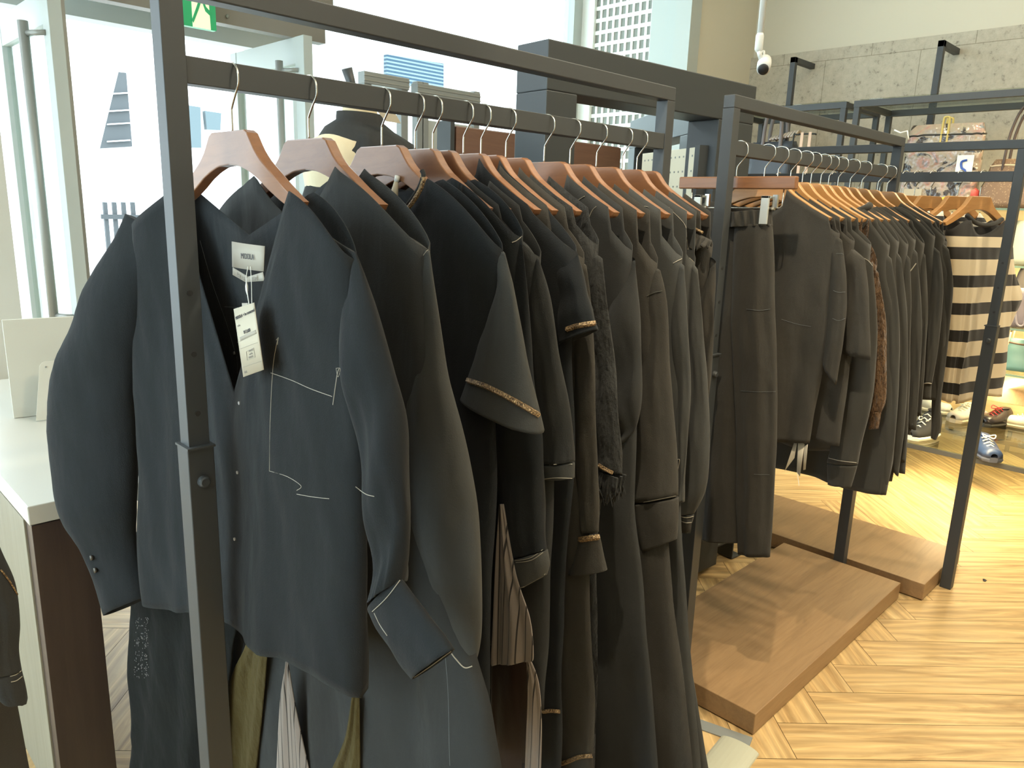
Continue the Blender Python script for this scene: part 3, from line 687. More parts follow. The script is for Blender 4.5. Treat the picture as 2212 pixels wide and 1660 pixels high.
# stitch lines, pocket, placket and buttons
g.line([(600, 732), (590, 790), (584, 900), (582, 1018)], r=0.0005); g.line([(585, 806), (630, 822), (670, 840), (717, 857)], r=0.0006)
g.line([(582, 1018), (620, 1030), (650, 1050), (641, 1060)], r=0.0005); g.line([(641, 1068), (675, 1074), (711, 1078)], r=0.0006)
g.line([(733, 796), (728, 812), (719, 875)], r=0.0007); g.line([(726, 796), (735, 797), (730, 815), (726, 796)], r=0.0004)
g.line([(597, 735), (602, 730), (599, 745)], r=0.0006); g.line([(768, 1052), (790, 1068), (808, 1073)], r=0.0007)
dim = mat('dim_thread', (0.12, 0.13, 0.14), 0.8)
g.line([(432, 520), (458, 610), (490, 700), (508, 762)], dim, 0.0005); g.line([(512, 770), (516, 900), (514, 1050), (508, 1200), (504, 1300)], dim, 0.0005, sub=8)
g.line([(485, 663), (505, 664), (520, 666)], dim, 0.0006)
for p in ((507, 763), (518, 871), (514, 1021), (508, 1165)):
    q = g.hit(p, 0.001)
    if q: MB().tube([q, q + Vector((0, -0.0018, 0))], 0.0026, 12).build('button', mat('smoky_button', (0.25, 0.25, 0.25), 0.2), g.t)
# neck label on the inside of the back panel
def quad_on(g, px, d, name, m, thick=0.0008, parent=None, curve=0.0):
    pts = [g.L(p, d) for p in px]; n = 10; rg = []
    for i in range(n + 1):
        t = i / n; a = [lerp(pts[0][k], pts[1][k], t) for k in (0, 1)]; b = [lerp(pts[3][k], pts[2][k], t) for k in (0, 1)]
        rg.append([(a[0], g.bend(a[0], d - curve * math.sin(PI * t)), a[1]), (b[0], g.bend(b[0], d - curve * math.sin(PI * t)), b[1])])
    return MB().rings(rg, False).build(name, m, parent or g.t, solid=thick, smooth=True)
LD = -0.016
lb = quad_on(g, [(501, 522), (572, 532), (570, 587), (502, 577)], LD, 'neck_label', M['label'], curve=0.003)
l2 = quad_on(g, [(503, 578), (536, 598), (531, 610), (503, 594)], LD - 0.001, 'label_loop', M['label'])
l3 = quad_on(g, [(536, 598), (568, 588), (572, 607), (531, 610)], LD - 0.001, 'label_loop', M['label'])
def txt_px(g, parent, body_, p0, p1, size, d, m, shear=0.0):
    a = g.L(p0, d); b = g.L(p1, d); ang = math.atan2(b[1] - a[1], b[0] - a[0]); cx = (a[0] + b[0])/2
    return text('lettering', body_, size, m, parent, (cx, g.bend(cx, d), (a[1] + b[1])/2), (PI/2, -ang, 0 if cx > 0 else 0.0), shear=shear)
txt_px(g, lb, 'MIDDLA', (516, 553), (553, 557), 0.0105, LD - 0.0045, M['ink'])
txt_px(g, l2, 'be ro', (511, 593), (527, 602), 0.011, LD - 0.003, M['inkgrey'], 0.3)
txt_px(g, l3, 'ssed', (540, 603), (556, 600), 0.011, LD - 0.003, M['inkgrey'], 0.3)
g.L((0, 0))
# swing tag hanging from the label
def wpt(g, p, d): a = g.L(p, d); return Vector((a[0], g.bend(a[0], d), a[1]))
TD = -0.052
tg = Garment('price_tag', 'cream swing tag hanging on a string from the shirt neck label', 'price tag', R1H[0], R1Y, 0, kL=-0.43)
tgc = [(505, 668), (549, 654), (570, 799), (526, 815)]
card = quad_on(tg, tgc, TD, 'tag_card', M['paper'])
quad_on(tg, [(523, 655), (536, 655), (535, 668), (524, 672)], TD + 0.002, 'tag_card', M['label'])
c_ = catmull([tuple(wpt(g, p, d)) for p, d in (((536, 576), LD - 0.004), ((532, 600), -0.02), ((534, 630), -0.04), ((538, 658), TD))], 5)
MB().tube(c_, 0.0006, 6).build('string', M['white'], tg.t)
c_ = catmull([tuple(wpt(g, p, d)) for p, d in (((541, 576), LD - 0.004), ((543, 610), -0.025), ((544, 655), TD))], 5)
MB().tube(c_, 0.0005, 6).build('string', M['white'], tg.t)
MB().lathe([(0.0006, -0.009), (0.0018, -0.003), (0.0018, 0.002), (0.0007, 0.008)], tuple(wpt(g, (533, 622), -0.034)), 10).build('string_bead', M['white'], tg.t, smooth=True)
def tline(p, q, w_, m=M['inkgrey']):
    a = wpt(g, p, TD - 0.0008); b = wpt(g, q, TD - 0.0008); MB().bar(a, b, 0.0002, w_, (0, 1, 0)).build('printed_line', m, card)
tline((513, 740), (551, 722), 0.0002); 
quad_on(tg, [(518, 729), (552, 713), (554, 721), (519, 737)], TD - 0.0007, 'printed_band', mat('print_grey', (0.33, 0.30, 0.25), 0.8), 0.0002, card)
tline((519, 754), (556, 740), 0.0005); tline((525, 794), (566, 780), 0.0005)
for a_, b_ in (((532, 760), (548, 752)), ((548, 752), (551, 772)), ((551, 772), (534, 779)), ((534, 779), (532, 760))): tline(a_, b_, 0.0005)
txt_px(g, card, 'MIDDLA + be romassed', (512, 687), (546, 671), 0.0058, TD - 0.001, M['ink'])
txt_px(g, card, '\u00a517,600', (522, 721), (545, 711), 0.0062, TD - 0.001, M['ink'])
for k, y in enumerate((757, 764, 771)): txt_px(g, card, ('MIDDLA', 'middla', 'MIDDLA')[k], (535, y + 3), (549, y - 2), 0.0036, TD - 0.001, M['inkgrey'])
txt_px(g, card, '100%', (525, 806), (536, 803), 0.0038, TD - 0.001, M['inkgrey'])
txt_px(g, card, 'relax', (510, 706), (522, 701), 0.0038, TD - 0.001, M['inkgrey'])

# 2: long grey-black dress with stand collar, slit and linings
g = Garment('black_dress', 'long charcoal dress with stitched shoulder seam, second on the front rack', 'dress', R1H[1], R1Y, 0, kL=-0.22, group=GR1)
sd = side_px(g, [(935, 640), (960, 900), (985, 1200), (1030, 1430), (1060, 1520), (1092, 1690)])
sdL = [(-0.27, 1.1), (-0.34, 0.8), (-0.42, 0.5), (-0.46, 0.1)]
body(g, M['black2'], neck=g.L((754, 366)), tip=g.L((925, 540)), side=sd, sideL=sdL, neckL=(-0.13, 1.39), drop=0.07, dropB=0.05, T=0.022, T1=0.045, fold=0.016, nf=8, hemfn=None)
sp = [((868, 505), (930, 545)), ((897, 600), (943, 640)), ((895, 760), (962, 800)), ((882, 900), (990, 930)), ((888, 1050), (1018, 1080)), ((912, 1200), (1034, 1220)), ((952, 1330), (1037, 1330)), ((985, 1415), (1030, 1400)), ((1004, 1442), (1022, 1444))]
tube_px(g, M['black3'], sp, fold=0.05, nf=3, th=0.45)
g.line([(784, 394), (768, 420), (750, 452), (733, 482)]); g.line([(975, 1412), (985, 1425), (1003, 1443), (1020, 1440)], r=0.0012)
g.line([(914, 552), (925, 540), (932, 552)], r=0.0005)
default_left_sleeve(g, M['black2'])
sheet_px(g, M['olive'], [((540, 1270), (592, 1270)), ((545, 1340), (584, 1340)), ((530, 1400), (577, 1400)), ((496, 1490), (569, 1500)), ((488, 1690), (547, 1690))], 'lining', d0=-0.054, fold=0.003)
sheet_px(g, M['pin'], [((618, 1430), (622, 1430)), ((606, 1520), (640, 1540)), ((598, 1690), (672, 1690))], 'striped_underskirt', d0=-0.058, fold=0.002)
sheet_px(g, M['olive'], [((760, 1505), (776, 1505)), ((745, 1600), (776, 1600)), ((705, 1690), (776, 1690))], 'lining', d0=-0.054, fold=0.003)
g.line([(962, 1420), (968, 1500), (970, 1600), (972, 1655)], dim, 0.0006)
g2_ = g
# skirt of sequins hanging behind the shirt at the lower left
g = Garment('sequin_skirt', 'black velvet skirt with sequins below the nearest shirt sleeve', 'skirt', R1H[1] - 0.062, R1Y, 0, kL=-0.40, group=None)
o, _ = tube_px(g, M['velvet'], [((292, 1150), (520, 1150)), ((286, 1240), (520, 1240)), ((280, 1330), (515, 1330)), ((276, 1450), (495, 1450)), ((286, 1570), (488, 1570)), ((276, 1700), (484, 1700))], name='skirt', th=0.1, tmax=0.03, fold=0.3, nf=9)
sq = MB(); rnd = random.Random(5)
for k in range(150):
    v = rnd.random(); x_ = 290 + rnd.choice((0, 6, 14, 22, 26)) + rnd.random() * 5; y_ = 1335 + v * 130
    q = g.hit((x_, y_), 0.0008)
    if q: sq.tube([q, q + Vector((0, -0.0006, 0.0001))], 0.0011, 5)
if sq.v: o2 = sq.build('sequins', mat('clear_sequin', (0.5, 0.5, 0.5), 0.15, 0.6), g.t); o2['kind'] = 'stuff'
g.t['label'] = 'black velvet skirt with sequins below the nearest shirt sleeve'; MB().box((-0.10, -0.01, 0.62), (0.10, 0.01, 0.70)).build('waistband', M['velvet'], g.t)

# 3: top with gold neckline and flared short sleeve with braid
g = Garment('black_blouse', 'black blouse with gold braid neckline and wide short sleeve, third on front rack', 'blouse', R1H[2], R1Y, 0, group=GR1)
sd = side_px(g, [(1065, 640), (1072, 800), (1075, 1000), (1065, 1200), (1058, 1440), (1060, 1690)])
body(g, M['black1'], neck=(0.135, 1.392), tip=g.L((1086, 540)), side=sd, neckL=(-0.135, 1.39), drop=0.085, dropB=0.02, vpow=2.0, Tt=0.015, T=0.020, T1=0.024, fold=0.008, nf=8)
sp = [((1040, 510), (1090, 548)), ((1075, 590), (1106, 620)), ((1052, 690), (1130, 740)), ((1022, 790), (1152, 850)), ((1003, 856), (1169, 938))]
ss, _ = tube_px(g, M['black3'], sp, fold=0.03, nf=3, th=0.42, tmax=0.05)
def braid_line(g, pts, w_=0.0042, name='gold_braid', parent=None):
    return g.line(pts, M['braid'], w_, name, parent, 6)
braid_line(g, [(1011, 822), (1050, 835), (1100, 860), (1163, 897)], 0.0045, parent=None)
nb = [(-0.118, 1.372), (-0.09, 1.340), (-0.04, 1.318), (0.0, 1.313), (0.05, 1.32), (0.095, 1.342), (0.125, 1.368), (0.137, 1.388), (0.134, 1.396)]
MB().tube(catmull([(x, -0.027 + 0.05 * max(0, x - 0.06), z + 0.000) for x, z in nb], 5), 0.0036, 8).build('gold_neckline', M['braid'], g.t)
MB().tube(catmull([(x, -0.027 + 0.05 * max(0, x - 0.06), z + 0.006) for x, z in nb], 5), 0.0036, 8).build('neck_binding', M['black2'], g.t)
default_left_sleeve(g, M['black1'], L=0.3)
# pale tassel ribbon in the neckline
tb = Garment('tassel', 'small pale tassel tag hanging inside the gold neckline', 'tassel', R1H[2], R1Y, 0)
MB().tube([wpt(tb, (857, 388), -0.013), wpt(tb, (853, 412), -0.016), wpt(tb, (846, 440), -0.018)], [0.003, 0.0055, 0.010], 12).build('tassel_fringe', M['paper'], tb.t, smooth=True)
MB().tube([wpt(tb, (859, 380), -0.013), wpt(tb, (857, 392), -0.013)], 0.0042, 10).build('tassel_cap', M['white'], tb.t, smooth=True)

def simple(name, lab, cat, x0, m, neck, tip, side, sleeve, neckL=None, yc=R1Y, long_left=True, T=0.014, T1=0.02, fold=0.008, msl=None, drop=0.04, gather=None, slf=0.09, tmax=0.032, group=GR1, nf=8, left=True, bends=0.002, th=0.5, sub=7, hemfn=None):
    g = Garment(name, lab, cat, x0, yc, 0, group=group)
    nk = g.L(neck); tp = g.L(tip); sd = side_px(g, side)
    if side[-1][1] >= 1690: sd.append((sd[-1][0] + 0.01, min(0.05, sd[-1][1] - 0.02)))
    body(g, m, neck=nk, tip=tp, side=sd, neckL=(-0.13, 1.39), tipL=(-0.23, 1.335), sideL=[(-0.25, 1.1), (-0.27, sd[-1][1])], drop=drop, dropB=0.02, T=T, T1=T1, fold=fold, nf=nf, hemfn=hemfn)
    if sleeve: g.sl, g.rg = tube_px(g, msl or m, sleeve, fold=slf, gather=gather, tmax=tmax, bends=bends, th=th, sub=sub)
    if left: default_left_sleeve(g, m, L=0.5)
    return g
# 4: gathered shoulder, long cuffed sleeve, pinstripe front
g = simple('black_dress', 'black dress with gathered shoulder tucks and pinstripe hem panel, fourth on front rack', 'dress', R1H[3], M['black1'], (1000, 385), (1126, 514),
  [(1130, 640), (1120, 900), (1105, 1150), (1095, 1400)],
  [((1092, 495), (1128, 520)), ((1100, 620), (1142, 640)), ((1090, 800), (1152, 820)), ((1076, 950), (1168, 960)), ((1080, 1060), (1171, 1060)), ((1092, 1150), (1174, 1150)), ((1106, 1205), (1177, 1188))])
tube_px(g, M['black3'], [((1106, 1208), (1178, 1190)), ((1114, 1240), (1183, 1220)), ((1126, 1272), (1178, 1243))], name='cuff', fold=0.02, nf=2)
g.line([(1112, 1212), (1145, 1206), (1172, 1188)]); g.line([(1114, 1216), (1147, 1211), (1173, 1194)]); g.line([(1124, 1270), (1155, 1262), (1178, 1240)]); g.line([(1106, 524), (1116, 520), (1127, 511)], r=0.0009)
for k in range(5): g.line([(992 + k * 7.5, 392 + k * 3), (988 + k * 7.5, 425 + k * 3), (984 + k * 7.5, 452 + k * 3)], M['black2'], 0.0022, 'tuck')
sheet_px(g, M['pin'], [((1080, 1090), (1086, 1090)), ((1072, 1200), (1112, 1240)), ((1066, 1330), (1143, 1340)), ((1061, 1425), (1150, 1422)), ((1063, 1440), (1140, 1430))], 'striped_panel', d0=-0.028, fold=0.004)
# 5: gathered narrow cuff
g = simple('black_shirt', 'black shirt with gathered sleeve and narrow white-edged cuff, fifth on front rack', 'shirt', R1H[4], M['black2'], (1032, 415), (1166, 556),
  [(1190, 700), (1200, 1000), (1190, 1300), (1175, 1540)],
  [((1128, 520), (1168, 562)), ((1142, 650), (1189, 650)), ((1155, 800), (1214, 810)), ((1160, 920), (1231, 920)), ((1172, 1000), (1236, 998))], gather=0.10, slf=0.12)
tube_px(g, M['black3'], [((1170, 1004), (1237, 1002)), ((1170, 1034), (1237, 1034))], name='cuff', fold=0.01, nf=2)
g.line([(1186, 1005), (1210, 1003), (1236, 1003)], r=0.0009); g.line([(1172, 1036), (1200, 1033), (1236, 1034)], r=0.0009)
# brown satin skirt part, with second pinstripe strip
g = Garment('satin_skirt', 'dark brown satin skirt with pinstripe strip between the long dresses', 'skirt', R1H[4] - 0.024, R1Y, 0)
tube_px(g, M['satin'], [((1062, 1395), (1145, 1395)), ((1060, 1500), (1150, 1500)), ((1062, 1690), (1150, 1690))], name='skirt', fold=0.2, nf=5, th=0.12, tmax=0.012)
sheet_px(g, M['pin'], [((1138, 1428), (1146, 1428)), ((1140, 1500), (1163, 1480)), ((1136, 1590), (1169, 1570)), ((1132, 1690), (1166, 1690))], 'striped_panel', d0=-0.013, fold=0.002)
# 6: short sleeve with gold band
g = simple('black_blouse', 'black short sleeve blouse with gold band at the cuff, sixth on front rack', 'blouse', R1H[5], M['black1'], (1054, 372), (1246, 545),
  [(1235, 700), (1240, 1000), (1215, 1300), (1212, 1690)],
  [((1190, 510), (1247, 548)), ((1198, 590), (1262, 625)), ((1205, 670), (1278, 680)), ((1212, 745), (1287, 712))])
braid_line(g, [(1224, 712), (1248, 704), (1284, 698)], 0.0045); 
braid_line(g, [(1172, 1538), (1190, 1536), (1210, 1538)], 0.004)
# 7: long sleeve, gold band and flared cuff
g = simple('black_dress', 'black dress with gold band and flared sleeve end, seventh on front rack', 'dress', R1H[6], M['black4'], (1098, 396), (1262, 560),
  [(1275, 760), (1270, 1100), (1280, 1400), (1286, 1690)],
  [((1228, 550), (1265, 575)), ((1240, 740), (1281, 740)), ((1244, 920), (1289, 930)), ((1248, 1070), (1292, 1080)), ((1254, 1150), (1292, 1150))])
tube_px(g, M['black4'], [((1252, 1160), (1293, 1158)), ((1240, 1200), (1300, 1198)), ((1228, 1238), (1308, 1234))], name='cuff', fold=0.04, nf=3)
braid_line(g, [(1253, 1166), (1272, 1163), (1293, 1160)], 0.0055); braid_line(g, [(1190, 1656), (1220, 1648), (1250, 1636), (1279, 1633)], 0.0045)
# 8: crinkled, diagonal braid and frayed edge
g = simple('black_blouse', 'black crinkled blouse with diagonal braid and frayed sleeve, eighth on front rack', 'blouse', R1H[7], M['crinkle'], (1164, 398), (1292, 530),
  [(1300, 760), (1310, 1000), (1290, 1200), (1285, 1690)],
  [((1262, 530), (1302, 560)), ((1274, 700), (1316, 700)), ((1288, 850), (1330, 850)), ((1293, 960), (1341, 960)), ((1293, 1008), (1343, 1025))])
braid_line(g, [(1294, 1006), (1315, 1018), (1341, 1030)], 0.0042); braid_line(g, [(1093, 402), (1086, 425), (1078, 448)], 0.0042); 
fr = MB(); rnd = random.Random(3)
for k in range(26):
    u = k / 25; q = g.L((lerp(1295, 1342, u), lerp(1014, 1030, u))); L_ = 0.03 + 0.025 * rnd.random() * (0.4 + math.sin(PI * u))
    for dy in (-0.012, 0.0, 0.012): fr.tube([(q[0], dy, q[1]), (q[0] + rnd.uniform(-.006, .006), dy + rnd.uniform(-.004, .004), q[1] - L_ * 0.6), (q[0] + rnd.uniform(-.008, .008), dy, q[1] - L_)], [0.0026, 0.0022, 0.0006], 5)
fr.build('frayed_edge', M['crinkle'], g.sl)
# 9: white piped collar
g = simple('black_shirt', 'black shirt with white piped collar and puffed shoulder, ninth on front rack', 'shirt', R1H[8], M['black2'], (1240, 408), (1366, 542),
  [(1375, 800), (1370, 1100), (1400, 1400), (1425, 1690)],
  [((1318, 520), (1370, 560)), ((1312, 660), (1382, 700)), ((1308, 800), (1385, 820)), ((1318, 900), (1375, 920)), ((1330, 950), (1352, 955))], bends=0.006)
g.line([(1263, 424), (1250, 432), (1240, 444), (1228, 460)], r=0.0010); g.line([(1288, 446), (1279, 455), (1270, 475), (1258, 494)], r=0.0010)
# 10: very wide turned cuff
g = simple('black_coat', 'black overshirt with very wide raw-edged cuff, tenth on front rack', 'overshirt', R1H[9], M['black4'], (1308, 420), (1420, 570),
  [(1430, 800), (1440, 1100), (1455, 1300), (1480, 1500), (1500, 1690)],
  [((1384, 560), (1426, 585)), ((1395, 650), (1438, 650)), ((1384, 800), (1446, 800)), ((1370, 940), (1457, 940)), ((1353, 1084), (1462, 1072))], tmax=0.04, fold=0.016)
tube_px(g, M['black4'], [((1353, 1088), (1463, 1076)), ((1366, 1135), (1464, 1120)), ((1384, 1192), (1460, 1166))], name='cuff', fold=0.05, nf=3)
g.line([(1355, 1091), (1400, 1084), (1460, 1072)], mat('brown_thread', (0.09, 0.08, 0.06), 0.8), 0.0012)
g.line([(1397, 640), (1415, 632), (1430, 629)], mat('dark_thread', (0.07, 0.07, 0.06), 0.8), 0.001)
# 11
g = simple('black_jacket', 'black twill jacket with pale stitch across the shoulder, eleventh on front rack', 'jacket', R1H[10], M['black3'], (1372, 444), (1474, 556),
  [(1470, 800), (1470, 1100), (1490, 1380), (1515, 1690)],
  [((1440, 545), (1479, 575)), ((1450, 700), (1486, 700)), ((1456, 850), (1491, 850)), ((1462, 1000), (1481, 1000)), ((1464, 1085), (1478, 1085))])
g.line([(1454, 569), (1465, 563), (1476, 558)], r=0.0011); g.line([(1462, 994), (1468, 995), (1462, 1024)], r=0.0009)
g.line([(1384, 452), (1392, 446), (1402, 448)], r=0.0008)
# 12: long flared dress with ballooned sleeve and piped cuff
g = simple('black_dress', 'blue-black dress with ballooned sleeve and piped cuff, twelfth on front rack', 'dress', R1H[11], M['black3'], (1428, 452), (1500, 568),
  [(1500, 800), (1495, 1000), (1460, 1180), (1482, 1380), (1510, 1540), (1536, 1690)],
  [((1484, 555), (1508, 585)), ((1490, 700), (1518, 700)), ((1488, 850), (1529, 850)), ((1474, 990), (1532, 990)), ((1463, 1060), (1522, 1060)), ((1464, 1112), (1499, 1110))], tmax=0.045, th=0.6, fold=0.016)
tube_px(g, M['black3'], [((1465, 1114), (1499, 1112)), ((1470, 1128), (1495, 1130))], name='cuff', fold=0.01, nf=2)
g.line([(1467, 1115), (1482, 1119), (1498, 1116)], r=0.001); g.line([(1470, 1126), (1482, 1130), (1494, 1129)], r=0.001)
g.line([(1452, 456), (1480, 487), (1484, 520), (1486, 540)], r=0.0007); g.line([(1489, 557), (1500, 568), (1507, 582)], r=0.0008)
braid_line(g, [(1447, 450), (1441, 455), (1437, 460)], 0.003)
# 13: ruffle
g = simple('black_blouse', 'black blouse with eyelet ruffle on the shoulder, last on front rack', 'blouse', R1H[12], M['black4'], (1462, 450), (1538, 535),
  [(1520, 700), (1510, 1000), (1490, 1150)],
  [((1515, 540), (1547, 565)), ((1514, 640), (1545, 650)), ((1508, 760), (1538, 770)), ((1500, 900), (1526, 900)), ((1498, 1000), (1514, 1000))], bends=0.006)
rf = []
for i in range(5):
    v = i / 4; row = []
    for k in range(41):
        u = k / 40; a = g.L((lerp(1500, 1548, u), lerp(496, 520, u) + v * 34 * (0.5 + 0.5 * math.sin(PI * min(1, u * 1.3))))); row.append((a[0] + 0.003 * math.sin(u * 40) * v, -0.018 - 0.016 * v - 0.006 * v * math.sin(u * 26), a[1] + 0.002 * math.sin(u * 52) * v))
    rf.append(row)
MB().rings(rf, False).build('ruffle', M['black4'], g.t, smooth=True, solid=0.0012)
br_ = MB().tube([wpt(g, (1500, 494), -0.02), wpt(g, (1518, 503), -0.02)], 0.003, 8).build('gold_braid', M['braid'], g.t)

# ---------------- middle rack
GR2 = 'black garments on the middle rack'
# trousers on a clip hanger
ch = Garment('clip_hanger', 'flat wooden clip hanger holding the elastic waist trousers', 'hanger', R2H[0], R2Y, 0, rz=-PI/2)
bx0 = ch.L((1485, 400))[0] - 0.0; bx1 = ch.L((1688, 390))[0]
MB().box((-0.165, -0.009, 1.418), (0.155, 0.009, 1.448)).build('wooden_bar', M['hanger'], ch.t, bevel=0.003)
cm = catmull([(0, 0, 1.446), (0, 0, 1.470), (0.011, 0, 1.485), (0.0225, 0, 1.50), (0.0245, 0, 1.511), (0.0215, 0, 1.522), (0.012, 0, 1.531), (0.0, 0, 1.5335), (-0.011, 0, 1.530), (-0.018, 0, 1.522)], 4)
MB().tube([(x - 0.004, y, z) for x, y, z in cm], 0.0016, 8).build('hook', M['chrome'], ch.t, smooth=True)
MB().tube([(-0.128, 0, 1.42), (-0.128, 0, 1.376), (-0.122, 0, 1.370), (0.118, 0, 1.374), (0.124, 0, 1.380), (0.124, 0, 1.42)], 0.0016, 8).build('wire_bar', M['chrome'], ch.t, smooth=True)
for x in (-0.098, 0.088):
    c0 = MB().box((x - 0.010, -0.020, 1.335), (x + 0.010, -0.013, 1.402)).box((x - 0.010, -0.020, 1.396), (x + 0.010, 0.004, 1.402)); c0.build('clip', mat('grey_clip', (0.50, 0.52, 0.50), 0.35, 0.3), ch.t, bevel=0.001)
    MB().box((x + 0.012, -0.004, 1.375), (x + 0.024, 0.004, 1.405)).tube([(x, -0.004, 1.372), (x + 0.02, -0.004, 1.372)], 0.004, 8).build('clip_spring', M['chrome'], ch.t)
g = Garment('black_trousers', 'wide black trousers with gathered elastic waist on the clip hanger', 'trousers', R2H[0] + 0.004, R2Y, 0, group=None)
tube_px(g, M['black4'], [((1540, 462), (1668, 452)), ((1545, 478), (1668, 472)), ((1545, 492), (1668, 488))], name='waistband', fold=0.40, nf=19, th=0.30, tmax=0.030, open_end=True)
tube_px(g, M['black4'], [((1588, 486), (1668, 484)), ((1586, 540), (1671, 540)), ((1582, 660), (1674, 660)), ((1585, 800), (1678, 800)), ((1592, 950), (1678, 950)), ((1592, 1090), (1670, 1090)), ((1594, 1196), (1664, 1203))], name='leg', fold=0.26, nf=5, th=0.4, tmax=0.045, gather=0)
tube_px(g, M['black4'], [((1542, 490), (1600, 488)), ((1550, 560), (1606, 560)), ((1540, 700), (1600, 700)), ((1532, 850), (1600, 850)), ((1526, 1000), (1600, 1000)), ((1520, 1120), (1602, 1130)), ((1518, 1165), (1602, 1172))], name='leg', fold=0.14, nf=4, th=0.4, tmax=0.04, d0=0.01)
g.line([(1612, 668), (1640, 671), (1664, 668)], dim, 0.0007); g.line([(1600, 845), (1640, 847), (1680, 846)], dim, 0.0006); g.line([(1628, 1025), (1645, 1026), (1662, 1026)], dim, 0.0006)
def s2(*a, **k): k.setdefault('yc', R2Y); k.setdefault('group', GR2); k.setdefault('T', 0.015); return simple(*a, **k)
g = s2('black_jacket', 'black cropped jacket with panelled elbow sleeve, behind the trousers', 'jacket', R2H[1], M['black4'], (1704, 442), (1814, 506), [(1800, 600), (1785, 760), (1765, 860), (1746, 962)],
  [((1785, 495), (1820, 520)), ((1792, 600), (1828, 600)), ((1786, 700), (1826, 700)), ((1778, 788), (1806, 832))], T=0.03, T1=0.035, tmax=0.04, fold=0.01)
g.line([(1688, 690), (1720, 700), (1752, 706)], dim, 0.0006); g.line([(1806, 548), (1818, 548), (1825, 552)], dim, 0.0006); g.line([(1800, 628), (1812, 632), (1826, 631)], dim, 0.0006); g.line([(1798, 688), (1812, 693), (1826, 688)], dim, 0.0006)
g = s2('black_shirt', 'black shirt with short square sleeve, second behind the trousers', 'shirt', R2H[2], M['black4'], (1752, 462), (1846, 522), [(1850, 640), (1835, 800), (1822, 900), (1815, 960)],
  [((1814, 515), (1868, 560)), ((1824, 620), (1876, 640)), ((1820, 762), (1880, 778))], T=0.02, tmax=0.04)
g = s2('black_sweatshirt', 'black sweatshirt with white seam and long ribbed cuff, third behind the trousers', 'sweatshirt', R2H[3], M['jersey'], (1801, 476), (1882, 530), [(1880, 640), (1870, 800), (1850, 940), (1800, 980)],
  [((1842, 540), (1886, 570)), ((1842, 700), (1894, 700)), ((1818, 850), (1886, 850)), ((1798, 950), (1864, 950)), ((1788, 998), (1853, 1004))], tmax=0.04)
tube_px(g, M['jersey'], [((1788, 1000), (1852, 1006)), ((1788, 1046), (1838, 1053))], name='ribbed_cuff', fold=0.04, nf=8)
g.line([(1790, 990), (1815, 996), (1850, 1000)], r=0.0012); g.line([(1866, 558), (1876, 564), (1886, 576)], r=0.0010)
g = s2('brown_knit_cardigan', 'brown boucle knit cardigan, sleeve showing between the black sweatshirts', 'cardigan', R2H[4], M['knit'], (1862, 520), (1893, 575), [(1895, 640), (1890, 800), (1880, 900)],
  [((1870, 560), (1898, 590)), ((1880, 700), (1913, 700)), ((1880, 850), (1914, 850)), ((1878, 890), (1905, 890))], tmax=0.03, left=False)
tube_px(g, M['knit'], [((1878, 890), (1904, 890)), ((1876, 928), (1898, 926))], name='ribbed_cuff', fold=0.1, nf=8)
lst = [
 ('black_sweatshirt', 'black hooded sweatshirt with square hem, first of the fleece tops', R2H[5], (1846, 448), (1922, 532), [(1935, 700), (1935, 900), (1928, 1000), (1914, 1072)], [((1890, 530), (1926, 560)), ((1898, 700), (1943, 700)), ((1893, 900), (1938, 900)), ((1890, 1010), (1926, 1005)), ((1893, 1066), (1914, 1070))]),
 ('black_sweatshirt', 'black fleece top with rolled collar, second of the fleece tops', R2H[6], (1872, 452), (1942, 524), [(1950, 700), (1948, 900), (1930, 1020), (1926, 1042)], [((1925, 530), (1947, 560)), ((1928, 700), (1961, 700)), ((1924, 900), (1956, 900)), ((1920, 1000), (1940, 1030))]),
 ('black_sweatshirt', 'black fleece top, third of the fleece tops with narrow hem corner', R2H[7], (1885, 448), (1962, 530), [(1962, 700), (1962, 900), (1956, 1020)], [((1940, 530), (1966, 560)), ((1945, 700), (1968, 700)), ((1945, 900), (1962, 900)), ((1940, 990), (1956, 1000))]),
 ('black_sweatshirt', 'black jersey top with white shoulder seam, fourth of the fleece tops', R2H[8], (1900, 446), (1978, 520), [(1982, 700), (1975, 900), (1965, 940)], [((1955, 520), (1982, 548)), ((1960, 660), (1990, 660)), ((1962, 800), (1988, 800)), ((1955, 920), (1978, 930))]),
 ('black_sweatshirt', 'black jersey top, fifth of the fleece tops', R2H[9], (1918, 446), (1997, 528), [(1998, 700), (1992, 850), (1985, 900)], [((1975, 528), (1999, 552)), ((1982, 660), (2004, 660)), ((1980, 800), (1998, 800)), ((1975, 880), (1990, 900))]),
 ('black_jumper', 'black jersey top with white cuff edge, sixth of the fleece tops', R2H[10], (1940, 446), (2020, 512), [(2025, 650), (2015, 800), (2010, 860)], [((2000, 520), (2030, 545)), ((2008, 620), (2038, 620)), ((2000, 740), (2028, 740)), ((1994, 828), (2014, 830))]),
 ('black_jumper', 'black jersey top with long hanging sleeve beside the striped top', R2H[11], (1950, 444), (2042, 512), [(2054, 600), (2050, 700), (2030, 830), (2028, 868)], [((2022, 512), (2050, 540)), ((2028, 620), (2059, 620)), ((2022, 740), (2048, 740)), ((2014, 860), (2034, 860)), ((2012, 915), (2031, 925)), ((2010, 946), (2022, 951))]),
 ('black_jumper', 'black jersey top, last on the middle rack', R2H[12], (1978, 452), (2046, 524), [(2050, 600), (2045, 700), (2030, 820)], None)]
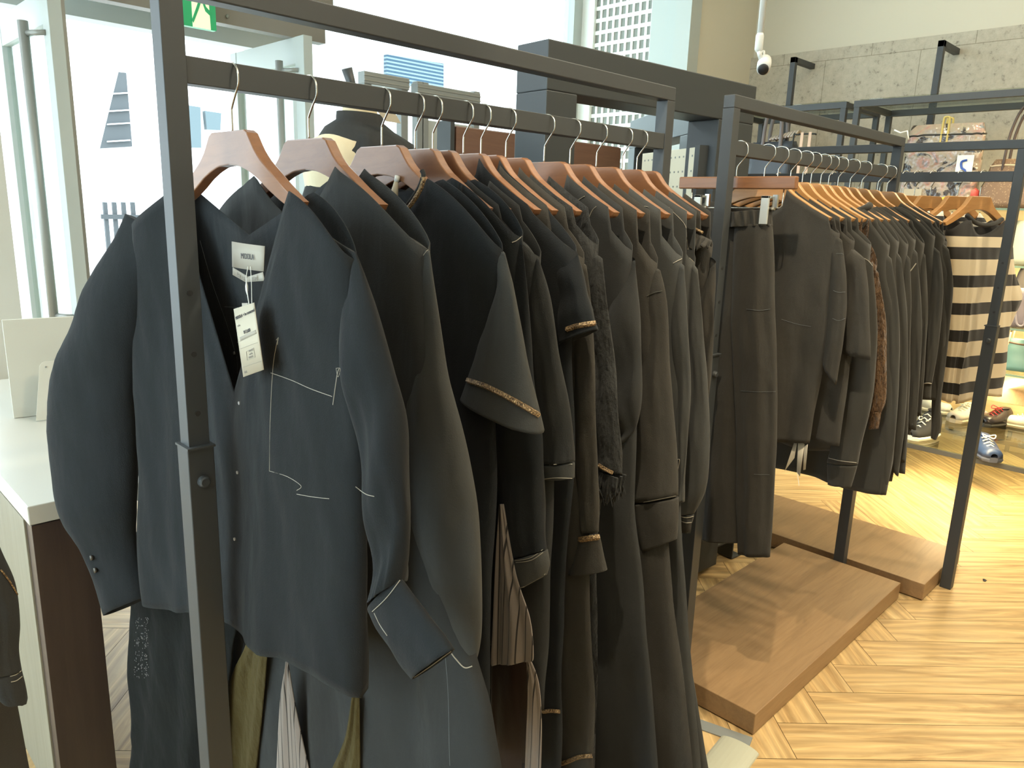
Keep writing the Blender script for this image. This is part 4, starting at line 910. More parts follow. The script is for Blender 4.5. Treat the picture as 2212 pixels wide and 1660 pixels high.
for nm, lab, x, nk, tp, sd, sl in lst:
    g = s2(nm, lab, 'top', x, M['jersey'], nk, tp, sd, sl, tmax=0.022, T=0.016, left=False, slf=0.05)
    if 'white shoulder' in lab: g.line([(1958, 594), (1968, 584), (1979, 569)], r=0.002)
    if 'white cuff' in lab: g.line([(1995, 829), (2004, 828), (2012, 829)], r=0.0022)
    if 'rolled collar' in lab: 
        a = g.L(nk); MB().tube(catmull([(a[0] - 0.10, -0.01, a[1] - 0.035), (a[0] - 0.05, -0.014, a[1] - 0.02), (a[0], -0.012, a[1] + 0.002), (a[0] + 0.008, 0.0, a[1] + 0.012)], 6), 0.010, 8).build('collar', M['jersey'], g.t, smooth=True)
# paper tags hanging below the jacket
tg = Garment('price_tag', 'paper price tags dangling below the cropped jacket', 'price tag', R2H[1], R2Y, 0)
for pr_ in ([(1716, 955), (1722, 955), (1716, 990), (1695, 1018)], [(1724, 952), (1738, 960), (1728, 1030), (1721, 1020)], [(1737, 965), (1745, 960), (1740, 1015), (1735, 1016)]):
    quad_on(tg, pr_, 0.0, 'tag_card', M['paper'])
MB().tube([wpt(tg, (1722, 1020), 0), wpt(tg, (1726, 1050), 0)], 0.0008, 5).build('string', M['white'], tg.t)

# ---------------- crosswise rack: striped tops
g = Garment('striped_shirt', 'black and cream wide banded sleeveless top at right', 'top', R3X, R3H[0], 0, rz=math.radians(-17)); 
sd = side_px(g, [(2184, 560), (2178, 680), (2168, 770), (2158, 850)])
sdL = side_px(g, [(2052, 560), (2048, 700), (2042, 800), (2034, 864)])
body(g, M['bw'], neck=g.L((2155, 476)), tip=g.L((2182, 505)), side=sd, neckL=g.L((2084, 476)), tipL=g.L((2048, 497)), sideL=sdL, drop=0.05, dropB=0.03, T=0.03, T1=0.04, fold=0.014, nf=6, vpow=2, onhang=False)
tube_px(g, M['bw'], [((2165, 510), (2186, 520)), ((2168, 580), (2190, 590)), ((2160, 640), (2204, 640)), ((2160, 680), (2194, 672)), ((2155, 720), (2178, 712))], fold=0.05, th=0.4)
a = [g.L(p) for p in ((2079, 466), (2098, 482), (2122, 487), (2142, 482), (2155, 474))]
MB().tube(catmull([(x, -0.016, z + 0.001) for x, z in a], 5), 0.008, 8).build('neck_rib', M['jersey'], g.t, smooth=True)
yk = MB(); 
ya = [g.L(p, -0.045) for p in ((2050, 497), (2079, 466), (2098, 484), (2122, 489), (2142, 484), (2158, 474), (2180, 498))]
def clone_top(lab, m, y, gname, k):
    g = Garment('striped_shirt' if m in (M['bw2'], M['bw']) else 'black_jumper', lab, 'top', R3X, y, 0, rz=math.radians(-14), group=gname)
    body(g, m, neck=(0.115, 1.385), tip=(0.205, 1.335), side=[(0.22, 1.1), (0.23, 0.80)], drop=0.07, dropB=0.03, T=0.018, T1=0.022, fold=0.008)
    return g
for k, y in enumerate(R3H[1:], 1):
    m = M['bw2'] if k < 4 else M['jersey']
    clone_top(('thinly striped black and white top hanging %s behind the wide banded top' % ('first', 'second', 'third')[k-1]) if k < 4 else 'black top on the crosswise rack, hidden behind the middle rack', m, y, 'striped tops on the crosswise rack' if k < 4 else 'hidden black tops on the crosswise rack', k)

# ---------------- black jacket sleeve at the bottom left picture edge
g = Garment('black_jacket', 'black jacket sleeve with decorative seam at the lower left edge', 'jacket', 0.0, 0.90, 0, rz=0.0)
tube_px(g, M['black2'], [((-150, 900), (-60, 960)), ((-120, 1020), (-30, 1080)), ((-90, 1150), (0, 1180)), ((-60, 1250), (34, 1260)), ((-40, 1330), (43, 1340)), ((-30, 1420), (40, 1400)), ((-20, 1460), (46, 1445))], fold=0.08, nf=4, th=0.5)
tube_px(g, M['black2'], [((-20, 1462), (47, 1448)), ((-10, 1500), (55, 1480)), ((8, 1522), (60, 1506)), ((30, 1522), (58, 1514))], name='cuff', fold=0.03, nf=3)
tube_px(g, M['black4'], [((-420, 900), (-120, 1000)), ((-400, 1150), (-20, 1220)), ((-400, 1350), (10, 1400)), ((-380, 1520), (38, 1520)), ((-380, 1720), (70, 1700))], name='body', fold=0.05, nf=6, th=0.15, tmax=0.03, d0=0.05)
g.line([(2, 1232), (20, 1255), (38, 1285)], M['braid'], 0.0012); g.line([(22, 1462), (35, 1458), (46, 1450)]); g.line([(24, 1474), (36, 1471), (48, 1462)])

# ================================================================== COUNTER AND ITEMS BEYOND THE RACK
cz = 0.75
cnr = thing('display_counter', 'display counter with white top and dark front, beyond the rack at left', 'counter', (0.311, 1.64, 0))
MB().box((0, 0, cz - 0.040), (0.62, 1.25, cz)).box((-1.2, 0.62, cz - 0.04), (0, 1.25, cz)).build('counter_top', M['ctop'], cnr, bevel=0.002)
MB().box((0.004, 0.004, 0), (0.112, 0.05, cz - 0.043)).build('front_panel', M['wenge'], cnr, bevel=0.001)
MB().box((0.0, 0.05, 0), (0.03, 1.2, cz - 0.043)).build('side_panel', M['ashgrey'], cnr, bevel=0.001)
MB().box((0.02, 0.62, 0), (0.06, 1.2, cz - 0.043)).build('back_panel', M['ashgrey'], cnr)
bp = onZ((30, 905), cz); bp2 = onZ((200, 893), cz)
brd = MB().box((0, 0, 0), (0.36, 0.012, 0.27)).build('white_board', mat('matt_white_board', (0.50, 0.485, 0.42), 0.8), None, (bp.x, bp.y, cz + 0.001), math.radians(-8), bevel=0.001)
tag(brd, 'plain off-white board standing upright on the counter', 'board')
ap = onZ((78, 912), cz); hold = thing('sign_holder', 'pale rounded plate leaning against the off-white board', 'sign holder', (ap.x, ap.y, cz + 0.003), math.radians(-8))
pl = [(0.0, 0), (0.20, 0), (0.20, 0.165), (0.03, 0.165)]
rp_ = [(0, 0), (0.19, 0), (0.19, 0.16), (0.035, 0.16), (0.028, 0.157), (0.022, 0.148)]
MB().prism(rp_, 0.0, 0.003).build('plate', mat('frosted_plate', (0.55, 0.53, 0.46), 0.4), hold)
MB().tube([(0.036, -0.002, 0.145), (0.036, 0.001, 0.145)], 0.002, 10).tube([(0.06, -0.002, 0.09), (0.06, 0.001, 0.09)], 0.0012, 8).build('screw', M['grey'], hold)

# mannequin with black garment
ma = onY((778, 250), 1.9)
mq = thing('mannequin', 'cream fabric torso mannequin behind the second hanger', 'mannequin', (ma.x, 1.9, 0), math.radians(8))
linen = fabric('cream_linen', (0.62, 0.54, 0.38), 0.9, 0.2)
prof = [(0.10, 0.88), (0.155, 0.92), (0.165, 1.0), (0.13, 1.12), (0.125, 1.18), (0.15, 1.32), (0.165, 1.42), (0.17, 1.475), (0.150, 1.515), (0.09, 1.545), (0.058, 1.57), (0.052, 1.60), (0.050, 1.625)]
MB().lathe(prof, (0, 0, 0), 32, 1.12, 0.66).build('torso', linen, mq, smooth=True)
kn = onY((756, 150), 1.9)
MB().lathe([(0.05, 1.625), (0.052, 1.632), (0.03, 1.64)], (0, 0, 0), 24, 1.1, 0.8).build('neck_cap', M['wenge'], mq, smooth=True)
MB().tube([(-0.01, 0, 1.63), (-0.028, 0, kn.z - 0.045), (-0.046, 0, kn.z)], [0.012, 0.012, 0.015], 14).build('neck_rod', M['portal'], mq, smooth=True)
MB().tube([(0, 0, 0.02), (0, 0, 0.90)], 0.014, 14).lathe([(0.15, 0.0), (0.15, 0.012), (0.02, 0.03)], (0, 0, 0), 28).build('stand', M['portal'], mq, smooth=True)
dr = thing('black_dress', 'black dress draped one-shouldered on the mannequin', 'dress', (ma.x, 1.9, 0), math.radians(8))
rg = []
for k, (r, z) in enumerate([(0.26, 0.35), (0.24, 0.7), (0.19, 1.0), (0.155, 1.18), (0.178, 1.34), (0.192, 1.44), (0.186, 1.49), (0.160, 1.526), (0.10, 1.556), (0.068, 1.578), (0.066, 1.600)]):
    row = []
    for i in range(40):
        a = 2 * PI * i / 40; rr = r * (1 + 0.03 * math.sin(6 * a + k * 0.4) * (1 if k < 6 else 0.2)); x = rr * 1.12 * math.cos(a); y = rr * 0.72 * math.sin(a)
        dz = 0
        if k in (5, 6, 7) and math.cos(a) < -0.55: x *= 0.72 ; y *= 0.9
        row.append((x, y, z + dz))
    rg.append(row)
MB().rings(rg, True).build('dress_body', M['black2'], dr, smooth=True, solid=0.002)
MB().rings([[(0.15, -0.06, 1.51), (0.15, 0.06, 1.51)], [(0.21, -0.08, 1.45), (0.21, 0.08, 1.45)], [(0.27, -0.08, 1.30), (0.27, 0.08, 1.30)], [(0.29, -0.07, 1.1), (0.29, 0.07, 1.1)]], False).build('cape_sleeve', M['black2'], dr, smooth=True, solid=0.01)
t1 = [onY(p, 1.78) for p in ((808, 233), (852, 242), (866, 267), (834, 262))]
pc = sum((Vector(v) for v in t1), Vector()) / 4
ptag = MB().add([v - pc for v in t1], [(0, 1, 2, 3)]).build('price_tag', M['paper'], None, pc, solid=0.001); tag(ptag, 'cream paper tag at the collar of the mannequin dress', 'price tag')
# aluminium profile frames
af = thing('aluminium_frame', 'aluminium profile display frame behind the mannequin', 'frame', (1.74, 2.6, 0))
zt_ = 1.845
def prof_bar(mb, p, q, w_=0.045):
    mb.bar(p, q, w_, w_, (0, 1, 0) if abs(p[2] - q[2]) > 0.2 else (0, 0, 1))
for i_, (xa, xb) in enumerate(((0.0, 0.215), (0.255, 0.60))):
    m1 = MB(); prof_bar(m1, (xa, 0, zt_ - 0.02 - 0.01 * i_), (xb, 0, zt_ - 0.02 - 0.01 * i_)); m1.build('cross_bar', M['alu'], af, bevel=0.003)
    gv = MB(); [gv.box((xa, -0.0245, zt_ - 0.02 - 0.01 * i_ + dz), (xb, -0.0215, zt_ - 0.015 - 0.01 * i_ + dz)) for dz in (-0.012, 0.006)]; gv.build('groove', M['grey'], af)
for x in (0.02, 0.195, 0.275, 0.585, 0.30):
    m1 = MB(); prof_bar(m1, (x, 0, 0), (x, 0, zt_), 0.035); m1.build('upright', M['alu'], af, bevel=0.003)
MB().box((0.31, -0.01, 1.45), (0.58, 0.01, 1.70)).build('backing_sheet', M['winwhite'], af)
# brown wardrobe panel
wa = onY((975, 262), 2.3); wb = onY((1338, 320), 2.3)
wd = thing('wardrobe', 'brown wooden cabinet seen under the rail behind the front rack', 'cabinet', (wa.x, 2.3, 0))
W_ = wb.x - wa.x
MB().box((0, 0, 0), (W_, 0.06, 1.655)).build('cabinet_body', M['brownwood'], wd, bevel=0.003)
MB().box((0.01, -0.018, 0.1), (W_ / 2 - 0.002, 0, 1.65)).build('door', M['brownwood'], wd, bevel=0.002)
MB().box((W_ / 2 + 0.002, -0.018, 0.1), (W_ - 0.01, 0, 1.65)).build('door', M['brownwood'], wd, bevel=0.002)
MB().box((-0.02, -0.02, 0), (0, 0.06, 1.67)).build('edge_frame', M['portal'], wd)
# black cloth bag with straps lying in front of the cabinet
hb_ = onY((1300, 355), 2.05); bag = thing('cloth_bag', 'dark cloth bag with thin straps and wrapping, seen over tenth hanger', 'bag', (hb_.x, 2.05, 0))
MB().lathe([(0.10, 1.12), (0.17, 1.16), (0.18, 1.30), (0.14, 1.38), (0.06, 1.42)], (0, 0, 0), 24, 1, 0.45).build('bag_body', M['black2'], bag, smooth=True)
for dz in (0, 0.02):
    MB().tube(catmull([(-0.14, -0.04, 1.38), (-0.06, -0.05, 1.435 + dz), (0.04, -0.05, 1.43 + dz), (0.14, -0.05, 1.425 + dz), (0.15, -0.03, 1.37)], 5), 0.004, 8).build('strap', mat('grey_cord', (0.16, 0.15, 0.13), 0.7), bag, smooth=True)
MB().add([(-0.08, -0.07, 1.455), (-0.03, -0.07, 1.44), (0.12, -0.09, 1.36), (0.08, -0.09, 1.365)], [(0, 1, 2, 3)]).build('paper_wrap', mat('brown_paper', (0.5, 0.38, 0.24), 0.7), bag, solid=0.001)

# portals (dark panel gates)
def portal(lab, loc, rz, Lx, dep, H, beam, pw0, pw1):
    t = thing('display_portal', lab, 'display frame', loc, rz)
    MB().box((0, 0, H - beam), (Lx, dep, H)).build('top_beam', M['portal'], t, bevel=0.003)
    MB().box((0, 0, 0), (pw0, dep, H - beam)).build('upright', M['portal'], t, bevel=0.003)
    MB().box((Lx - pw1, 0, 0), (Lx, dep, H - beam)).build('upright', M['portal'], t, bevel=0.003)
    return t
pt = portal('large dark panel gate standing behind the two front racks', (1.542, 1.440, 0), math.radians(-4.6), 0.972, 0.125, 1.787, 0.125, 0.115, 0.20)
pb = MB().box((-0.02, -0.028, 0.0), (0.18, 0.0, 0.16)); 
MB().box((0.79, -0.03, 0.02), (0.972, 0.0, 0.24)).build('foot_box', M['portal'], pt, bevel=0.002)
MB().box((0.972, -0.02, 0.085), (1.10, 0.05, 0.092)).box((1.093, -0.02, 0.004), (1.10, 0.05, 0.092)).box((1.10, -0.02, 0.0), (1.16, 0.05, 0.006)).tube([(1.135, 0.01, 0.005), (1.135, 0.01, 0.009)], 0.006, 10).build('floor_bracket', M['portal'], pt, bevel=0.001)
A = onZ((1362, 262), 1.787); vp = ray((872, 455)); u = Vector((vp.x, vp.y, 0)).normalized()
portal('second dark panel gate, set at an angle behind the first one', (A.x, A.y, 0), math.atan2(-u.y, -u.x), 0.80, 0.12, 1.787, 0.13, 0.10, 0.09)
# pegboard display
pgm = mat('cream_pegboard', (0.72, 0.66, 0.50), 0.6)
pgd = thing('pegboard', 'cream perforated pegboard between the two dark gates', 'pegboard', tuple(onZ((1500, 480), 0.0)[:2]) + (0,) if False else (0, 0, 0))
D_ = 2.75
def atd(p, D): r = ray(p); k = D / math.hypot(r.x, r.y); return EYE + r * k
c1 = atd((1387, 348), 3.05); c2 = atd((1503, 333), 2.72)
pgd.location = (c1.x, c1.y, 0); dv = Vector((c2.x - c1.x, c2.y - c1.y, 0)); pgd.rotation_euler.z = math.atan2(dv.y, dv.x); PL = dv.length
MB().box((0, 0, 0.45), (PL, 0.02, 1.575)).build('board', pgm, pgd, bevel=0.001)
hl = MB(); nxh = int(PL / 0.028)
for j in range(18):
    for i in range(nxh): 
        x = 0.02 + i * 0.028; z = 1.545 - j * 0.05; hl.box((x, -0.0012, z), (x + 0.006, 0.001, z + 0.006))
hl.build('peg_hole', M['grey'], pgd)['kind'] = 'stuff'
MB().box((PL, -0.005, 0.0), (PL + 0.03, 0.04, 1.58)).build('side_frame', M['portal'], pgd)
MB().box((0, 0.0, 0), (PL, 0.04, 0.45)).build('base', M['portal'], pgd)
# white column piece & picture frames seen beyond the gates on the far wall
fw = thing('picture_frame', 'small black framed white picture on the far wall beside the gate', 'picture frame', (onY((1512, 330), WY - 0.02).x, WY - 0.02, onY((1512, 330), WY - 0.02).z))
MB().box((-0.08, 0, -0.10), (0.08, 0.02, 0.05)).build('frame', M['darkrub'], fw); MB().box((-0.07, -0.003, -0.09), (0.07, 0, 0.04)).build('picture', M['ceil'], fw)
q = onY((1490, 326), WY - 0.03); nb_ = MB().box((-0.045, 0, -0.035), (0.045, 0.02, 0.03)).build('yellow_notice', mat('mustard_card', (0.35, 0.26, 0.07), 0.6), None, q); tag(nb_, 'small mustard yellow card beside the black picture frame', 'card')

# hanging security camera
q0 = atd((1640, 95), 3.4)
cc = thing('security_camera', 'small white security camera hanging from a ceiling pole', 'camera', (q0.x, q0.y, q0.z))
MB().tube([(0, 0, 0.03), (0.0, 0, 3.6 - q0.z)], 0.0125, 12).build('ceiling_pole', M['white'], cc, smooth=True)
MB().lathe([(0.010, -0.03), (0.016, -0.02), (0.016, 0.03), (0.0125, 0.04)], (0, 0, 0.0), 14).build('pole_joint', M['white'], cc, smooth=True)
bm_ = MB().tube([(0.045, -0.01, -0.055), (0.02, -0.02, -0.075), (-0.012, -0.035, -0.10)], [0.024, 0.028, 0.026], 16); bm_.build('camera_housing', M['white'], cc, smooth=True)
MB().tube([(-0.012, -0.035, -0.10), (-0.020, -0.040, -0.107)], [0.022, 0.019], 16).build('lens', M['darkrub'], cc, smooth=True)
MB().tube(catmull([(0.0, 0, -0.02), (0.03, 0.01, -0.03), (0.045, 0, -0.02), (0.03, -0.01, -0.06)], 5), 0.004, 8).tube([(-0.004, 0, -0.02), (0.01, -0.01, -0.06)], 0.009, 8).build('cable', M['white'], cc, smooth=True)

# ================================================================== RIGHT HAND SHELVING
SX = 4.45; BXX = 4.93
sh = thing('display_shelving', 'dark metal wall shelving with glass shelves along the right wall', 'shelving', (SX, 0, 0))
def yat(px, X): return onX(px, X).y
zf = onX((1900, 222), SX).z
y_l = yat((1625, 240), SX) + 0.2; y_m = yat((1839, 228), SX); y_r = -0.6
fr_ = MB()
def sbar(name, p, q, w_=0.034): return MB().bar(p, q, w_, w_, (0, 0, 1)).build(name, M['frame'], sh, bevel=0.001)
for yy0, yy1 in ((y_m + 0.02, y_l), (y_r, y_m - 0.02)):
    for z in (zf,):
        sbar('shelf_beam', (0, yy0, z), (0, yy1, z)); sbar('shelf_beam', (BXX - SX, yy0, z), (BXX - SX, yy1, z))
        for y in (yy0 + 0.017, yy1 - 0.017): sbar('cross_beam', (0.0, y, z), (BXX - SX, y, z), 0.03)
        MB().box((0.0, yy0 + 0.02, z + 0.017), (BXX - SX, yy1 - 0.02, z + 0.025)).build('glass_shelf', M['shelfglass'], sh)
    for y in (yy0 + 0.017, yy1 - 0.017):
        if y > 0.3: sbar('upright', (0, y, 0.0), (0, y, zf), 0.030); sbar('upright', (BXX - SX, y, 0.0), (BXX - SX, y, zf), 0.030)
zsh = [onX((2150, 452), 4.75).z, onX((2200, 572), 4.65).z, onX((2200, 703), 4.65).z, onX((2200, 800), 4.65).z]
for z in zsh:
    MB().box((0.02, y_r, z - 0.008), (BXX - SX, y_m - 0.03, z)).build('glass_shelf', M['shelfglass'], sh)
    MB().box((0.014, y_r, z - 0.009), (0.020, y_m - 0.03, z + 0.001)).build('glass_edge', M['glassedge'], sh)
z = zsh[0]; MB().box((0.02, y_m + 0.03, z - 0.008), (BXX - SX, y_l - 0.03, z)).build('glass_shelf', M['shelfglass'], sh)
zw = onX((2190, 840), 4.7).z
MB().box((0.12, y_r, zw - 0.06), (BXX - SX, y_m, zw + 0.02)).build('wooden_ledge', M['plat'], sh, bevel=0.002)
for pxp in ((1716, 124), (2036, 88)):
    q = onX(pxp, 5.04); MB().bar((q.x - SX, q.y, 0), (q.x - SX, q.y, q.z), 0.034).box((q.x - SX - 0.017, q.y - 0.017, q.z - 0.034), (RX - 0.03 - SX, q.y + 0.017, q.z)).build('bracket_post', M['frame'], sh, bevel=0.001)
for zz, pw in ((zf - 0.03, 14), (zsh[0] - 0.02, 16), (zsh[1] - 0.02, 6), (zsh[2] - 0.02, 6), (zsh[3] - 0.05, 22)):
    area('shelf_strip_light', (4.72, 0.9, zz), (4.85, 0.9, 0), 0.05, 2.2, pw, (1.0, 0.80, 0.45), spread=170)
# low glass shoe table
zs_ = 0.17
st = thing('shoe_table', 'low glass topped table with dark bars carrying sneakers', 'table', (4.40, 0.0, 0))
xb0 = [onZ((2090, 983), zs_).x - 4.40, onZ((2041, 923), zs_).x - 4.40, onZ((2120, 903), zs_).x - 4.40]
print('XB', xb0)
xb = [xb0[0], xb0[1], min(xb0[2], 0.88)]
for k, x in enumerate(xb): MB().box((x, -0.4, zs_ - 0.034), (x + 0.02, 1.75, zs_ - 0.009)).build('bar', M['frame'], st)
MB().box((xb[0], -0.4, zs_ - 0.008), (xb[2] + 0.02, 1.75, zs_)).build('glass_top', M['shelfglass'], st)
for y in (-0.38, 0.95, 1.73): MB().box((xb[0], y, 0.0), (xb[0] + 0.02, y + 0.02, zs_ - 0.034)).box((xb[2], y, 0.0), (xb[2] + 0.02, y + 0.02, zs_ - 0.034)).build('leg', M['frame'], st)

# shoes
def shoe(lab, px_, z, rz, up, sole, lace, L_=0.25, high=False, group=None, scale=1.0):
    q = onZ(px_, z); t = thing('sneaker', lab, 'shoe', (q.x, q.y, z + 0.001), rz, group)
    rg = []; sl = []
    for k in range(13):
        v = k / 12; x = (v - 0.5) * L_; wd_ = (0.034 + 0.016 * math.sin(v * PI) + 0.008 * v) * (1 if 0 < k < 12 else 0.4) * scale
        h_ = lerp(0.075 if not high else 0.13, 0.042, sm((v - 0.25) / 0.5)) * (1 if k < 12 else 0.6)
        rg.append([(x, wd_ * math.cos(a) * (1 if a < PI or 1 else 1), 0.022 + h_ * max(0, math.sin(a)) ** 0.6) for a in [PI * i / 10 for i in range(11)]])
        sl.append([(x, wd_ * 1.12 * math.cos(2*PI*i/12), 0.013 + (0.013 if math.sin(2*PI*i/12) > 0 else -0.013) * (abs(math.sin(2*PI*i/12)) > 0.1)) for i in range(12)])
    MB().rings(rg, False).build('upper', up, t, smooth=True, solid=0.003); MB().rings(sl, True, True, True).build('sole', sole, t, smooth=False)
    MB().lathe([(0.024, 0), (0.027, 0.004), (0.020, 0.006)], (-L_ * 0.28, 0, 0.095 if not high else 0.150), 16, 1.5, 1).build('collar', up, t, smooth=True)
    lc = MB()
    for k in range(4):
        x = -0.02 + k * 0.022; zz = 0.100 - k * 0.010 + (0.03 * (3 - k) / 3 if high else 0); lc.tube([(x, -0.024, zz - 0.012), (x + 0.004, 0, zz + 0.004), (x, 0.024, zz - 0.012)], 0.0035, 6)
    lc.tube(catmull([(-0.02, 0, 0.10), (0.0, 0.03, 0.115), (0.02, 0.02, 0.10), (-0.015, 0, 0.102), (0.0, -0.03, 0.115), (0.02, -0.02, 0.10), (-0.02, 0, 0.10)], 4), 0.0028, 6)
    lc.build('laces', lace, t, smooth=True); return t
navy = mat('blue_leather', (0.018, 0.035, 0.085), 0.45); cream_s = mat('cream_rubber', (0.55, 0.48, 0.36), 0.6); wh = mat('white_canvas', (0.7, 0.66, 0.55), 0.7)
shoe('blue low sneaker with white laces at front of glass table', (2128, 985), zs_, math.radians(-150), navy, mat('navy_sole', (0.05, 0.06, 0.09), 0.5), wh)
shoe('black and white sneaker with red trim on a thick sole', (2148, 918), zs_, math.radians(160), mat('black_patent', (0.03, 0.025, 0.03), 0.25), mat('dark_sole', (0.03, 0.03, 0.03), 0.4), mat('red_lace', (0.45, 0.03, 0.03), 0.5))
shoe('pink-white sneaker beside the red trimmed one', (2158, 905), zs_ , math.radians(120), mat('pale_pink', (0.62, 0.42, 0.36), 0.5), cream_s, wh)
shoe('white sneaker partly behind the post of the crosswise rack', (2078, 908), zs_, math.radians(170), mat('pale_grey', (0.55, 0.52, 0.46), 0.5), cream_s, wh)
shoe('black high top canvas sneaker with round white badge', (1992, 945), zs_, math.radians(165), mat('black_canvas', (0.02, 0.02, 0.02), 0.8), wh, wh, high=True)
shoe('pale sneaker at the right picture edge', (2215, 925), zs_, math.radians(100), wh, cream_s, wh)
shoe('tall white boot shoe behind the black sweatshirts', (2002, 885), zs_, math.radians(-100), mat('milky_white', (0.66, 0.66, 0.62), 0.4), wh, wh, high=True, L_=0.3)

# bags on the shelves
def mono():
    m = mat('brown_patterned_canvas', (0.17, 0.105, 0.06), 0.55); v = coords(m, (1, 1, 1)); vo = nd(m, 'ShaderNodeTexVoronoi'); vo.inputs['Scale'].default_value = 95; lk(m, v, vo.inputs['Vector'])
    r = ramp(m, [(0.22, (0.28, 0.19, 0.11)), (0.34, (0.16, 0.095, 0.055))]); lk(m, vo.outputs['Distance'], r.inputs[0]); lk(m, r.outputs[0], bsdf(m).inputs['Base Color']); return m
def rbag(name, lab, cat, pxs, X, dep, z0, m, top=0.75, handle=None, hm=None, piping=None, hr=0.006):
    """pxs: (left px, right px, top px y, bottom px y) on plane X"""
    l, r_, ty, by = pxs; A = onX((l, ty), X); B = onX((r_, by), X); cy = (A.y + B.y)/2; wd_ = abs(A.y - B.y); h = A.z - (z0 if z0 is not None else B.z); zb_ = z0 if z0 is not None else B.z
    t = thing(name, lab, cat, (X + dep/2, cy, zb_ + 0.002), -PI/2)
    rg = []
    for k in range(9):
        v = k / 8; s_ = lerp(1, top, v ** 2) * (0.93 if k in (0, 8) else 1); dd = dep/2 * lerp(1, 0.45, v); row = []
        for i in range(32):
            a = 2 * PI * i / 32; c_, n_ = math.cos(a), math.sin(a); e = 0.35
            row.append((wd_/2 * s_ * math.copysign(abs(c_) ** e, c_), dd * math.copysign(abs(n_) ** e, n_) + 0.006 * noise.noise(Vector((c_ * 3, v * 4, X))), h * v + 0.006 * noise.noise(Vector((c_ * 3, n_ * 3, v * 3 + cy)))))
        rg.append(row)
    MB().rings(rg, True, True, True).build('bag_body', m, t, smooth=True, bevel=0)
    if piping: MB().tube([Vector(p) for p in rg[7]] + [Vector(rg[7][0])], 0.005, 6, False).build('piping', piping, t)
    if handle:
        hw_, hh = handle
        for dy in (-dep/4, dep/4): MB().tube(catmull([(-hw_, dy, h * 0.7), (-hw_ * 0.9, dy, h + hh * 0.5), (-hw_ * 0.45, dy, h + hh), (hw_ * 0.45, dy, h + hh), (hw_ * 0.9, dy, h + hh * 0.5), (hw_, dy, h * 0.7)], 5), hr, 8).build('handle', hm or M['darkrub'], t, smooth=True)
    return t, wd_, h, dep
def floral():
    m = mat('glossy_clear_floral', (0.35, 0.29, 0.24), 0.16, 0, 0.7); v = coords(m, (1, 1, 1)); n = noise_n(m, v, 6.5, 3, 0.5); n.inputs['Distortion'].default_value = 2.0
    r = ramp(m, [(0.41, (0.05, 0.04, 0.038)), (0.44, (0.33, 0.28, 0.22)), (0.55, (0.36, 0.27, 0.22)), (0.61, (0.40, 0.22, 0.18)), (0.70, (0.14, 0.18, 0.20))]); lk(m, n.outputs[0], r.inputs[0]); lk(m, r.outputs[0], bsdf(m).inputs['Base Color'])
    n2 = noise_n(m, v, 14, 2); bump(m, n2.outputs[0], 0.9, 0.03); bsdf(m).inputs['Transmission Weight'].default_value = 0.0; return m
z0s = zsh[0]
t, wd_, h, dp = rbag('floral_tote', 'glossy see-through tote with floral print and black edging', 'bag', (1958, 2098, 272, 442), 4.62, 0.12, z0s, floral(), 0.98, (0.016, 0.035), mat('tan_leather', (0.55, 0.42, 0.14), 0.5), M['darkrub'], 0.006)
lbz = MB().box((0.09, -dp/2 - 0.006, h * 0.30), (0.17, -dp/2 - 0.004, h * 0.62)); lbz.build('white_label', M['white'], t)
MB().tube(catmull([(0.14, -dp/2 - 0.008, h * 0.56), (0.115, -dp/2 - 0.008, h * 0.54), (0.12, -dp/2 - 0.008, h * 0.47), (0.14, -dp/2 - 0.008, h * 0.43), (0.118, -dp/2 - 0.008, h * 0.38)], 4), 0.006, 6).build('blue_emblem', mat('emblem_blue', (0.03, 0.08, 0.35), 0.5), t)
MB().box((-0.16, -dp/2 - 0.008, h * 0.05), (-0.06, -dp/2 - 0.006, h * 0.22)).build('paper_tag', M['paper'], t)
rbag('boston_bag', 'brown patterned canvas holdall with dark handles at right', 'bag', (2120, 2290, 345, 455), 4.60, 0.20, z0s, mono(), 0.8, (0.10, 0.26), mat('dark_brown_leather', (0.06, 0.04, 0.035), 0.5), mat('cream_piping', (0.5, 0.4, 0.28), 0.5), 0.007)
rbag('grey_bag', 'silvery grey-green rounded bag on the second shelf', 'bag', (2180, 2260, 478, 572), 4.60, 0.16, zsh[1], mat('silver_green_leather', (0.30, 0.31, 0.25), 0.35), 0.8)
rbag('dark_grey_bag', 'dark grey pouch bag on the third shelf', 'bag', (2186, 2260, 575, 700), 4.68, 0.14, zsh[2], mat('charcoal_leather', (0.13, 0.11, 0.10), 0.5), 0.7)
t, wd_, h, dp = rbag('crossbody_bag', 'mauve-grey small bag with wrist loop and white tag', 'bag', (2172, 2240, 622, 702), 4.52, 0.08, zsh[2], mat('mauve_leather', (0.14, 0.12, 0.145), 0.45), 0.9)
MB().box((-0.09, -dp/2 - 0.012, h * 0.42), (-0.02, -dp/2 - 0.010, h * 0.78)).build('white_tag', M['white'], t)
MB().tube(catmull([(-0.02, -dp/2 - 0.01, h * 0.5), (0.0, -dp/2 - 0.015, h * 0.1), (0.03, -dp/2 - 0.015, h * 0.12), (0.02, -dp/2 - 0.01, h * 0.6)], 5), 0.005, 6).build('wrist_loop', mat('mauve_leather_light', (0.25, 0.22, 0.24), 0.45), t)
rbag('teal_bag', 'teal bucket bag with brown top and thin handles', 'bag', (2160, 2230, 733, 796), 4.58, 0.16, zsh[3], mat('teal_leather', (0.06, 0.15, 0.15), 0.45), 0.9, (0.05, 0.10), mat('cream_handle', (0.5, 0.42, 0.3), 0.5), mat('brown_rim', (0.08, 0.05, 0.03), 0.5), 0.004)
